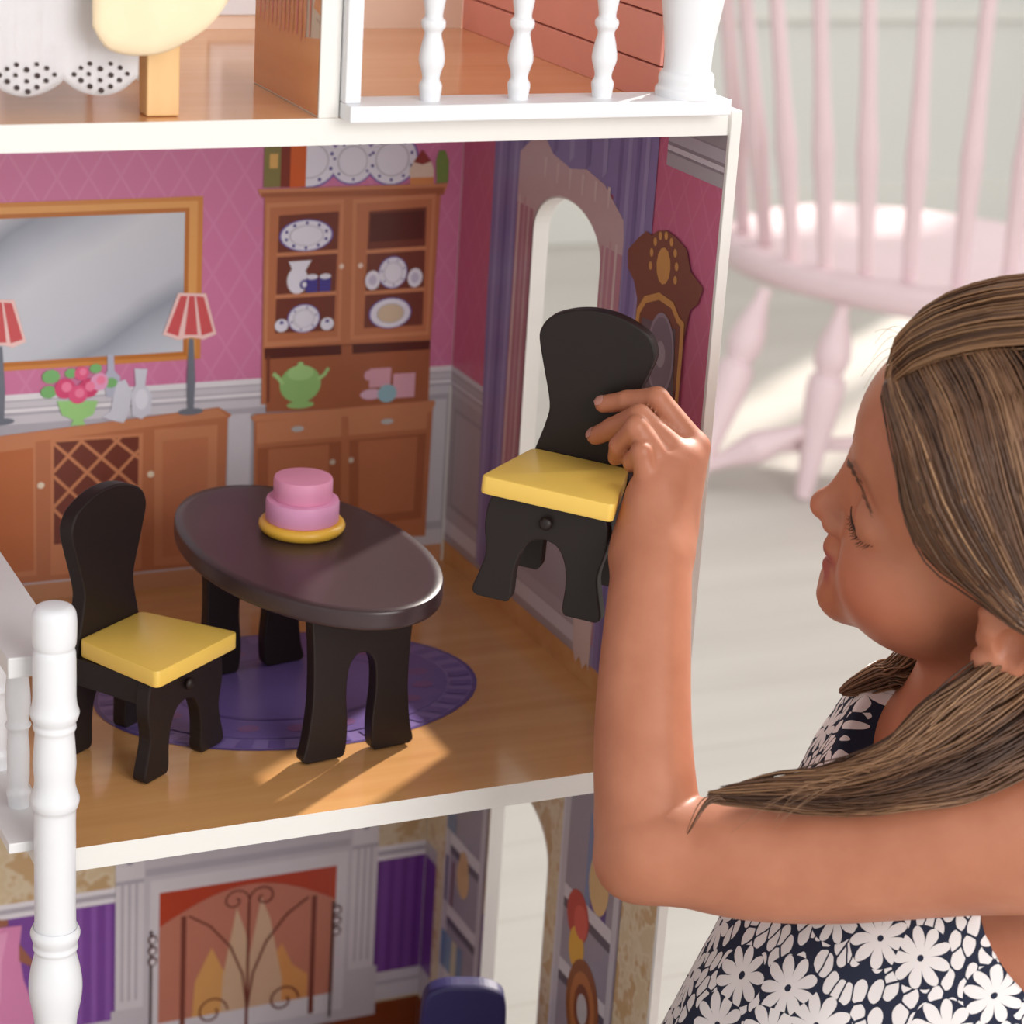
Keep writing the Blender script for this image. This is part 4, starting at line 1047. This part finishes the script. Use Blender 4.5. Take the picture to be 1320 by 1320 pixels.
# finger nails as small plates on the visible finger tips
nailm = plain('finger_nail', rgb(232, 176, 160), .25, .03)
for tip, prev, r in (((-0.0703, -0.0116, 0.2334), (-0.0624, -0.0235, 0.2383), .0050), ((-0.0731, -0.0105, 0.2148), (-0.0695, -0.0231, 0.2230), .0052)):
    tp = Vector(tip); ax = (tp - Vector(prev)).normalized(); vw = (Vector((-.6632, -1.1331, .6152)) - tp).normalized()
    up_ = (vw + Vector((0, 0, .8))); up_ = (up_ - ax * up_.dot(ax)).normalized(); sd_ = ax.cross(up_)
    bm = bmesh.new(); rows = []
    for i in range(7):
        row = []
        for j in range(7):
            u = -1 + i / 3; w_ = -1 + j / 3
            wd = .62 * math.sqrt(max(0, 1 - (abs(u) ** 3))) + .05
            th = w_ * wd
            row.append(bm.verts.new(tp + ax * (.0006 + u * .0034) + (up_ * math.cos(th) + sd_ * math.sin(th)) * (r + .00025 - .0010 * max(0, u) ** 2)))
        rows.append(row)
    for i in range(6):
        for j in range(6): bm.faces.new((rows[i][j], rows[i + 1][j], rows[i + 1][j + 1], rows[i][j + 1]))
    bmesh.ops.solidify(bm, geom=bm.faces[:], thickness=.0004)
    gp(from_bm('finger_nail', bm, nailm, None, True))

# ------------------------------------------------------------------ dress
ZK = np.array([.02, -.005, -.03, -.06, -.10, -.15, -.20, -.27, -.36, -.50], np.float32)[::-1]
AA = np.array([.078, .090, .099, .104, .109, .117, .128, .150, .180, .220], np.float32)[::-1]      # half width
BB = np.array([.050, .060, .068, .077, .096, .122, .143, .166, .190, .220], np.float32)[::-1]      # half depth
CF = np.array([-.018, -.014, -.008, -.002, .004, .010, .014, .018, .020, .022], np.float32)[::-1]  # axis offset forward
def dress_field(P):
    q = P - NB; f = q @ FB; l = q @ LB; z = q[:, 2]
    a = np.interp(z, ZK, AA).astype(np.float32); b = np.interp(z, ZK, BB).astype(np.float32); f = f - np.interp(z, ZK, CF).astype(np.float32)
    th = np.arctan2(l, f); dn = np.clip((-z - .07) / .2, 0, 1)
    fold = 1 + dn * (.020 * np.sin(9 * th + 6 * z) + .012 * np.sin(17 * th + 1.3))
    r = np.sqrt((f / (b * fold)) ** 2 + (l / (a * fold)) ** 2)
    return (r - 1) * np.minimum(a, b)
dress_field.c = bw(0, 0, -.25); dress_field.r = .6
cut = [
    # neckline scoop
    (ellipsoid(bw(.055, 0, .016), (.075, .054, .062), np.stack([FB, LB, ZB], 1)), .003, -1),
    (ellipsoid(bw(-.06, 0, .03), (.06, .055, .06), np.stack([FB, LB, ZB], 1)), .003, -1),
    # arm holes
    (rcone(bw(-.010, .094, -.050), bw(.02, .30, -.060), .058, .058), .003, -1),
    (rcone(bw(-.010, .094, -.100), bw(.00, .30, -.120), .036, .040), .006, -1),
    (rcone(bw(-.030, -.092, -.022), bw(-.03, -.30, -.022), .040, .050), .003, -1),
]
top = lambda d, P: np.maximum(d, (P - NB)[:, 2] - .012)
V, F = polygonise([(dress_field, .01, 1)] + cut, [-.20, -.50, G + .004], [.36, .06, NB[2] + .03], .0022, top)
def dressmat():
    t = NT('navy_white_floral_cotton')
    at_ = t.node('ShaderNodeAttribute', attribute_name='cloth')
    uv = at_.outputs['Vector']
    nz = t.node('ShaderNodeTexNoise'); nz.inputs['Scale'].default_value = 60; t.l.new(uv, nz.inputs['Vector'])
    wrp = t.node('ShaderNodeVectorMath', operation='MULTIPLY_ADD'); t.l.new(nz.outputs['Color'], wrp.inputs[0]); wrp.inputs[1].default_value = (.004, .004, 0); t.l.new(uv, wrp.inputs[2])
    w = wrp.outputs[0]
    # scattered many-petalled flowers
    v1 = t.node('ShaderNodeTexVoronoi', voronoi_dimensions='2D', feature='F1'); v1.inputs['Scale'].default_value = 31; v1.inputs['Randomness'].default_value = .75; t.l.new(w, v1.inputs['Vector'])
    sc = t.node('ShaderNodeVectorMath', operation='SCALE'); sc.inputs['Scale'].default_value = 1.0; t.l.new(w, sc.inputs[0])
    df = t.node('ShaderNodeVectorMath', operation='SUBTRACT'); t.l.new(w, df.inputs[0]); t.l.new(v1.outputs['Position'], df.inputs[1])
    x = t.xyz(df.outputs[0])
    ang = t.math('ARCTAN2', x[1], x[0])
    cr = t.node('ShaderNodeSeparateColor'); t.l.new(v1.outputs['Color'], cr.inputs[0])
    pet = t.math('ABSOLUTE', t.math('COSINE', t.math('ADD', t.math('MULTIPLY', ang, 4.5), t.math('MULTIPLY', cr.outputs[0], 6))))
    rad = v1.outputs['Distance']
    lim = t.math('ADD', .13, t.math('MULTIPLY', t.math('POWER', pet, .5), .33))
    fl = t.math('MULTIPLY', t.math('LESS_THAN', rad, lim), t.math('GREATER_THAN', rad, .055))
    near = t.math('LESS_THAN', rad, .46)
    # rounded leaves filling the rest
    m2 = t.node('ShaderNodeMapping'); m2.inputs['Scale'].default_value = (1.0, .6, 1); m2.inputs['Rotation'].default_value = (0, 0, .6); t.l.new(w, m2.inputs[0])
    ve = t.node('ShaderNodeTexVoronoi', voronoi_dimensions='2D', feature='DISTANCE_TO_EDGE'); ve.inputs['Scale'].default_value = 150; ve.inputs['Randomness'].default_value = .85; t.l.new(m2.outputs[0], ve.inputs['Vector'])
    vf = t.node('ShaderNodeTexVoronoi', voronoi_dimensions='2D', feature='F1'); vf.inputs['Scale'].default_value = 150; vf.inputs['Randomness'].default_value = .85; t.l.new(m2.outputs[0], vf.inputs['Vector'])
    lf = t.math('MULTIPLY', t.math('GREATER_THAN', ve.outputs[0], .06), t.math('LESS_THAN', vf.outputs['Distance'], .50))
    mask = t.math('ADD', t.math('MULTIPLY', near, fl), t.math('MULTIPLY', t.math('SUBTRACT', 1.0, near), lf))
    t.base(t.mix(mask, rgb(40, 44, 62), rgb(226, 220, 220))); t.set(Roughness=.85, Specular_IOR_Level=.2)
    return t.m
dress = gp(mesh_np('dress', V, F, dressmat()))
q = V - NB; ff = q @ FB; ll = q @ LB
uvw = np.stack([np.arctan2(ll, ff + .05) * .13, q[:, 2], np.zeros(len(V))], 1).astype(np.float32)
a_ = dress.data.attributes.new('cloth', 'FLOAT_VECTOR', 'POINT'); a_.data.foreach_set('vector', uvw.ravel())

# ------------------------------------------------------------------ hair
def hairmat(name, c0, c1, c2):
    t = NT(name)
    at_ = t.node('ShaderNodeAttribute', attribute_name='strand')
    x = t.xyz(at_.outputs['Vector'])
    t.base(t.ramp(x[0], [(0, c0), (.5, c1), (1, c2)]))
    t.set(Roughness=.42, Specular_IOR_Level=.5)
    return t.m
HAIR = hairmat('brown_hair', rgb(66, 42, 29), rgb(108, 74, 51), rgb(168, 128, 93))
EC = np.array([-.012, 0, .047]); ER = np.array([.099, .078, .084])
def onhead(dirs, lift=1.0): return EC + ER * dirs / np.linalg.norm(dirs, axis=-1, keepdims=True) * lift
def bez(P, t):
    P = [np.array(p, float) for p in P]; n = len(P) - 1; out = 0
    for i, p in enumerate(P): out = out + math.comb(n, i) * (t ** i * (1 - t) ** (n - i))[:, None] * p
    return out
def catmull(P, t):
    P = np.array(P, float); n = len(P) - 1; x = np.clip(t * n, 0, n - 1e-6); i = x.astype(int); u = (x - i)[:, None]
    g_ = lambda k: P[np.clip(i + k, 0, n)]
    p0, p1, p2, p3 = g_(-1), g_(0), g_(1), g_(2)
    return .5 * (2 * p1 + (p2 - p0) * u + (2 * p0 - 5 * p1 + 4 * p2 - p3) * u * u + (3 * p1 - p0 - 3 * p2 + p3) * u ** 3)
class Strands:
    def __init__(s): s.V = []; s.F = []; s.A = []; s.n = 0
    def add(s, pts, r0, r1, shade, sides=3):
        pts = np.asarray(pts, float); m = len(pts)
        tg = np.gradient(pts, axis=0); tg /= np.linalg.norm(tg, axis=1, keepdims=True) + 1e-12
        ref = np.array([.31, .55, .77]); a = np.cross(tg, ref); a /= np.linalg.norm(a, axis=1, keepdims=True) + 1e-12; b = np.cross(tg, a)
        tt = np.linspace(0, 1, m); rad = (r0 + (r1 - r0) * tt ** 2)[:, None]
        ring = [pts + rad * (a * math.cos(2 * math.pi * k / sides) + b * math.sin(2 * math.pi * k / sides)) for k in range(sides)]
        vv = np.stack(ring, 1).reshape(-1, 3)
        i = np.arange(m - 1)[:, None] * sides + np.arange(sides)[None, :]; j = np.arange(m - 1)[:, None] * sides + (np.arange(sides) + 1)[None, :] % sides
        f = np.stack([i, j, j + sides, i + sides], -1).reshape(-1, 4) + s.n
        s.V.append(vv); s.F.append(f); s.A.append(np.full(len(vv), shade)); s.n += len(vv)
    def build(s, name, mat):
        o = gp(mesh_np(name, np.concatenate(s.V), np.concatenate(s.F), mat))
        A_ = np.concatenate(s.A); at_ = o.data.attributes.new('strand', 'FLOAT_VECTOR', 'POINT')
        at_.data.foreach_set('vector', np.stack([A_, A_, A_], 1).astype(np.float32).ravel()); return o
def hw(L): return (HO + (np.asarray(L) * HS) @ HM.T)
S_ = Strands()
tt = np.linspace(0, 1, 18)
NAPE = np.array([-.062, .052, -.040])
part = [(.0775, .004, .081), (.064, .006, .100), (.040, .006, .118), (.008, .005, .129), (-.030, .004, .128), (-.070, .002, .112)]
# side hair: from the parting down over the temple and back behind the ear
edge = [(.0792, .010, .0779), (.0705, .0365, .0735), (.0604, .0520, .0615), (.0506, .0605, .0438), (.0363, .0665, .0298), (.0167, .0712, .0270), (.0004, .0760, .0235), (-.026, .0800, .0140), (-.052, .066, -.030)]
def side_strand(s, jit, lift):
    root = catmull(part, np.array([s]))[0]
    back = [root, root * .55 + np.array([-.02 - .05 * s, .070, .085]) * .45, np.array([-.02 - .045 * s, .078, .052 - .02 * s]), np.array([-.045 - .02 * s, .073, .012]), NAPE + np.array([-.01 * s, 0, 0])]
    e = catmull(edge, tt); b_ = catmull(back, tt)
    w = min(1, s * 1.45) ** .75
    L = e * (1 - w) + b_ * w + jit * np.sin(tt * math.pi)[:, None]
    d = (L - EC) / ER
    lift = (.972 + (lift - .972) * np.clip(tt * 8, 0, 1) ** .6)[:, None]
    bl = np.clip((.020 - L[:, 2]) / .04, 0, 1)[:, None]
    Q = onhead(d, lift) * (1 - bl) + L * bl
    Q[:, 1] += .0115 * np.exp(-((Q[:, 0] + .008) ** 2 + (Q[:, 2] - .020) ** 2) / .022 ** 2)
    return Q
for sgn, cnt in ((1, 1500), (-1, 420)):
    for k in range(cnt):
        s = rng.random() ** 1.15
        L = side_strand(s, rng.normal(0, .0022, 3), 1.0 + rng.uniform(-.012, .035) * (1 if s > .06 else .5))
        if sgn < 0: L = L * np.array([1, -1, 1]) + np.array([0, .006, 0])
        band = .5 + .3 * math.sin(s * 46) + rng.normal(0, .16)
        S_.add(hw(L), .00062, .00055, np.clip(band - .14, 0, 1))
# front hair brushed straight back over the crown
for k in range(620):
    l0 = rng.uniform(-.055, .020); 
    root = np.array([.080 - abs(l0 + .004) * .16, l0, .0785 - abs(l0) * .12])
    end = np.array([-.095, l0 * .7, .075])
    mid = np.array([.030, l0 * 1.12 + .004, .124]); mid2 = np.array([-.045, l0 * 1.0, .132])
    L = onhead((bez([root, mid, mid2, end], tt) - EC) / ER, (.972 + (.058 + rng.uniform(-.015, .035)) * np.clip(tt * 7, 0, 1) ** .6)[:, None])
    L = L + rng.normal(0, .0014, 3) * np.sin(tt * math.pi)[:, None]
    S_.add(hw(L), .0006, .0006, np.clip(.55 + .3 * math.sin(l0 * 700) + rng.normal(0, .16), 0, 1))
# back of the head
for k in range(520):
    th = rng.uniform(-1.5, 1.5)
    root = np.array([-.04, .03 * math.sin(th), .128]); m1 = np.array([-.115 * math.cos(th * .6), .09 * math.sin(th), .075]); m2 = np.array([-.105 * math.cos(th * .6), .085 * math.sin(th), .02]); end = np.array([-.060, .045 * math.sin(th), -.045])
    L = bez([root, m1, m2, end], tt); d = (L - EC) / ER; bl = np.clip((.020 - L[:, 2]) / .04, 0, 1)[:, None]
    L = onhead(d, 1.01 + rng.uniform(-.01, .03)) * (1 - bl) + L * bl
    S_.add(hw(L), .0007, .0007, np.clip(.42 + rng.normal(0, .2), 0, 1))
# long lock falling forward over the near shoulder and along the upper arm
NW = hw(NAPE)
lock = [NW, np.array((0.0759, -0.2535, 0.1492)), np.array((0.0370, -0.2623, 0.1390)), np.array((0.0065, -0.2595, 0.1238)), np.array((-0.0217, -0.2531, 0.1113)), np.array((-0.0439, -0.2336, 0.0978)), np.array((-0.0676, -0.2144, 0.0905)), np.array((-0.0911, -0.1955, 0.0829))]
t2 = np.linspace(0, 1, 26)
cl = catmull(lock, t2)
tgl = np.gradient(cl, axis=0); tgl /= np.linalg.norm(tgl, axis=1, keepdims=True)
sideA = np.cross(tgl, np.array([.41, .85, -.33])); sideA /= np.linalg.norm(sideA, axis=1, keepdims=True); sideB = np.cross(tgl, sideA)
wd = np.interp(t2, [0, .12, .25, .42, .55, .7, .85, 1], [.026, .030, .033, .028, .018, .013, .0085, .0012])
for k in range(900):
    a0 = rng.uniform(0, 2 * math.pi); r0 = math.sqrt(rng.random()); ph = rng.uniform(0, 6.28)
    end_t = 1 - .55 * rng.random() ** 1.3
    m = t2 * end_t
    idx = np.clip(m * 25, 0, 24.999); ii = idx.astype(int); fr = (idx - ii)[:, None]
    take = lambda A_: A_[ii] * (1 - fr) + A_[np.minimum(ii + 1, 25)] * fr
    w_ = np.interp(m, t2, wd)[:, None]
    P_ = take(cl) + take(sideA) * w_ * r0 * math.cos(a0) + take(sideB) * w_ * .42 * r0 * math.sin(a0)
    P_ = P_ + (take(sideA) * (.0016 * np.sin(m * 16 + ph))[:, None] + take(sideB) * (.0010 * np.cos(m * 13 + ph))[:, None])
    S_.add(P_, .00062, .00034, np.clip(.36 + .26 * math.sin(a0 * 3 + 1) * r0 + rng.normal(0, .17), 0, 1))
# lock on the far side, in front of the other shoulder
lock2 = [hw((-.02, -.06, -.03)), np.array((0.0711, -0.1406, 0.1160)), np.array((0.0531, -0.1352, 0.1076)), np.array((0.0328, -0.1247, 0.0945))]
c2 = catmull(lock2, tt); 
for k in range(260):
    j = rng.normal(0, 1, 3); j /= np.linalg.norm(j); j *= rng.random() ** .5
    w_ = np.interp(tt, [0, .4, .8, 1], [.02, .016, .010, .003])[:, None]
    S_.add(c2 + j * w_ * np.array([1, 1, .62]), .0006, .0003, np.clip(.5 + rng.normal(0, .2), 0, 1))
# loose flyaway hairs
for k in range(14):
    r_ = np.array([.072, rng.uniform(-.02, .02), .086]); e_ = r_ + np.array([rng.uniform(-.01, .016), rng.uniform(-.01, .03), rng.uniform(-.015, .012)])
    S_.add(hw(bez([r_, r_ + np.array([.008, 0, .008]), e_], tt)), .00018, .00008, .9)
for k in range(14):
    a_p = cl[rng.integers(8, 20)]; S_.add(bez([a_p, a_p + np.array([-.02, 0, .008]) + rng.normal(0, .004, 3), a_p + np.array([-.045, 0, -.004]) + rng.normal(0, .006, 3)], tt), .00022, .0001, .7)
S_.build('hair', HAIR)['kind'] = 'stuff'
# dense under-layer of hair on the scalp
nu, nv = 96, 64; Vc = []; keep = {}
for i in range(nu):
    for j in range(nv + 1):
        ph = 2 * math.pi * i / nu; th = math.pi * j / nv
        Vc.append(onhead(np.array([math.sin(th) * math.cos(ph), math.sin(th) * math.sin(ph), math.cos(th)]) / 1.0, .968))
Vc = np.array(Vc)
ez = np.array([.120, .081, .0779, .0735, .0615, .0438, .0298, .0215, .0145, -.012, -.05][::-1]); ef = np.array([.060, .0765, .0745, .0640, .0530, .0430, .0280, .0090, -.008, -.033, -.048][::-1])
ok = Vc[:, 0] < np.interp(Vc[:, 2], ez, ef) - .001
ok &= Vc[:, 2] > -.03
Fc = []
for i in range(nu):
    for j in range(nv):
        q4 = [i * (nv + 1) + j, i * (nv + 1) + j + 1, ((i + 1) % nu) * (nv + 1) + j + 1, ((i + 1) % nu) * (nv + 1) + j]
        if all(ok[x] for x in q4): Fc.append(q4)
cap = gp(mesh_np('hair_base', hw(Vc), np.array(Fc), plain('hair_root_brown', rgb(84, 54, 36), .6, .15, 300)))

# ------------------------------------------------------------------ lashes and brows
dark = plain('lash_brown', rgb(44, 26, 20), .6, .05)
browm = plain('brow_brown', rgb(92, 62, 44), .6, .05)
for s in (1, -1):
    bm = bmesh.new(); arc = []
    for k in range(25):
        u = k / 24
        arc.append(np.array([.0752 - .0142 * u ** 1.6, s * (.0190 + .0236 * u), .0125 - .0050 * math.sin(math.pi * u) + .001 * u]))
    tube(bm, [hw(p_) for p_ in arc], [.00025 + .0004 * math.sin(math.pi * k / 24) for k in range(25)], 6)
    for k in [4 + .75 * q_ for q_ in range(27)]:
        p_ = catmull(arc, np.array([k / 24]))[0]; d = np.array([.0036, s * (.0004 + .0034 * k / 24), -.0032]) * (.6 + .5 * k / 24) * rng.uniform(.55, 1.1) + rng.normal(0, .0005, 3)
        tube(bm, [hw(p_), hw(p_ + d * .55 + np.array([0, 0, -.0006])), hw(p_ + d + np.array([0, 0, .0008]))], [.00026, .0002, .00008], 4)
    gp(from_bm('eyelashes', bm, dark, None, True))
    bm = bmesh.new()
    for k in range(90):
        u = k / 90 + rng.uniform(-.01, .01)
        c0 = np.array([.0825 - .0150 * u ** 1.8, s * (.0085 + .0345 * u), .0300 + .0062 * math.sin(math.pi * min(1, u * .95)) - .002 * u]) + rng.normal(0, .0007, 3) * np.array([.2, 1, 1.0])
        d = np.array([-.0016, s * .0048, .0010])
        tube(bm, [hw(c0), hw(c0 + d * .5 + np.array([.0006, 0, 0])), hw(c0 + d)], [.00018, .00022, .00008], 3)
    b_ = gp(from_bm('eyebrow', bm, browm, None, True)); b_['kind'] = 'stuff'
# wisp of hair hanging off the elbow crease and fine hair along the temple
wisp = Strands()
for k in range(10):
    j = rng.normal(0, .0012, 3)
    wisp.add(bez([np.array((-0.0863, -0.2011, 0.0835)) + j, np.array((-0.0943, -0.1976, 0.0857)) + j, np.array((-0.0991, -0.2024, 0.0796)) + j, np.array((-0.1048, -0.2020, 0.0677)) + j * .3], tt), .0004, .00015, rng.uniform(.2, .5))
for k in range(120):
    u = rng.random(); e0 = catmull(edge[:6], np.array([u]))[0] + rng.normal(0, .001, 3)
    e1 = catmull(edge[:7], np.array([min(1, u * .86 + .16)]))[0] + np.array([.0035, .0, -.002]) * rng.random()
    e0 = onhead(((e0 - EC) / ER)[None], .965)[0]; e1 = onhead(((e1 - EC) / ER)[None], .975)[0]
    wisp.add(hw(bez([e0, (e0 + e1) / 2 + np.array([.004, .004, -.001]) * rng.random(), e1], tt)), .0003, .00015, rng.uniform(.4, .9))
wisp.build('loose_hair', HAIR)['kind'] = 'stuff'

# ------------------------------------------------------------------ pink spindle-back chair behind the girl
pkm = plain('pale_pink_chalk_paint', rgb(230, 207, 212), .55, .05, 14)
pc = empty('spindle_chair', 'pale pink painted wooden spindle-back chair in the blurred background', 'chair', loc=(1.2, 1.55, G))
def pp(o): o.parent = pc; o.matrix_parent_inverse = Matrix.Translation((-1.2, -1.55, -G)); return o
E_ = Vector((.54, -.84, 0)); N_ = Vector((.84, .54, 0)); ZS = -.11
SC = Vector((1.075, 1.415, 0)) + N_ * .235 + E_ * .02
bm = bmesh.new(); rings = []
for (k, z) in ((.90, ZS - .045), (.97, ZS - .040), (1.0, ZS - .028), (1.0, ZS - .012), (.975, ZS - .002), (.93, ZS), (.80, ZS - .006), (.5, ZS - .014)):
    ring = []
    for i in range(64):
        a = 2 * math.pi * i / 64; c, s = math.cos(a), math.sin(a)
        u = math.copysign(abs(c) ** .8, c) * .34 * k; v = math.copysign(abs(s) ** .8, s) * .255 * k
        p_ = SC + E_ * u + N_ * v; ring.append(bm.verts.new((p_.x, p_.y, z)))
    rings.append(ring)
for a, b in zip(rings, rings[1:]):
    for i in range(64): bm.faces.new((a[i], a[(i + 1) % 64], b[(i + 1) % 64], b[i]))
bm.faces.new(rings[0][::-1]); bm.faces.new(rings[-1])
pp(from_bm('seat', bm, pkm, None, True, 60))
def turned(name, a, b, prof):
    a = Vector(a); b = Vector(b); bm = bmesh.new(); pts = []; rad = []
    pr_ = smooth_prof([(r, t_) for t_, r in prof], 4)
    for r, t_ in pr_: pts.append(a + (b - a) * t_); rad.append(r)
    tube(bm, pts, rad, 16); return pp(from_bm(name, bm, pkm, None, True, 60))
tops = []
for bs, tp in (((1.0330, 1.6983), (0.8604, 1.5048, 0.2373)), ((1.0265, 1.6248), (0.8773, 1.4860, 0.2400)), ((1.0222, 1.5451), (0.9072, 1.4612, 0.2436)), ((1.0418, 1.4938), (0.9453, 1.4215, 0.2494)), ((1.0790, 1.4529), (0.9954, 1.3875, 0.2543)), ((1.1224, 1.4154), (1.0537, 1.3498, 0.2598)), ((1.1715, 1.3729), (1.1167, 1.3099, 0.2656)), ((1.2206, 1.3347), (1.1813, 1.2804, 0.2699)), ((1.2640, 1.2900), (1.2502, 1.2490, 0.2745))):
    b0 = Vector(bs + (-.112,)); t0 = Vector(tp); e0 = b0 + (t0 - b0) * 1.55
    turned('spindle', b0, e0, [(0, .0100), (.06, .0102), (.2, .0125), (.275, .0142), (.30, .0145), (.36, .0124), (.5, .0100), (1, .0088)])
    tops.append(e0)
bm = bmesh.new(); tube(bm, [tops[0] + (tops[0] - tops[1]) * .8] + tops + [tops[-1] + (tops[-1] - tops[-2]) * .6], .02, 12)
pp(from_bm('crest_rail', bm, pkm, None, True, 60))
legp = [(0, .0115), (.06, .0105), (.20, .0225), (.28, .0245), (.335, .0200), (.36, .0180), (.385, .0245), (.46, .0260), (.60, .0225), (.78, .0165), (1, .0120)]
rt_, rf_ = (1.0455, 1.4475) + (-.150,), (1.0099, 1.4393) + (-.414,)
lt_, lf_ = (0.9825, 1.5422) + (-.150,), (0.8743, 1.5071) + (-.414,)
turned('leg', rt_, rf_, legp); turned('leg', lt_, lf_, legp)
for q0, q1 in ((rt_, rf_), (lt_, lf_)):
    off = N_ * .30 + E_ * .26
    turned('leg', Vector(q0) + off, Vector(q1) + off * 1.25, legp)
sp = [(0, .008), (.2, .011), (.45, .021), (.55, .021), (.8, .011), (1, .008)]
R_m = Vector(rt_).lerp(Vector(rf_), .62); L_m = Vector(lt_).lerp(Vector(lf_), .90)
turned('stretcher', R_m, L_m, sp)
mid_ = R_m.lerp(L_m, .5)
off = N_ * .30 + E_ * .26
turned('stretcher', mid_, mid_ + off * 1.1, [(0, .008), (.3, .010), (.5, .013), (.7, .010), (1, .008)])
turned('stretcher', R_m + off * 1.1, L_m + off * 1.1, sp)
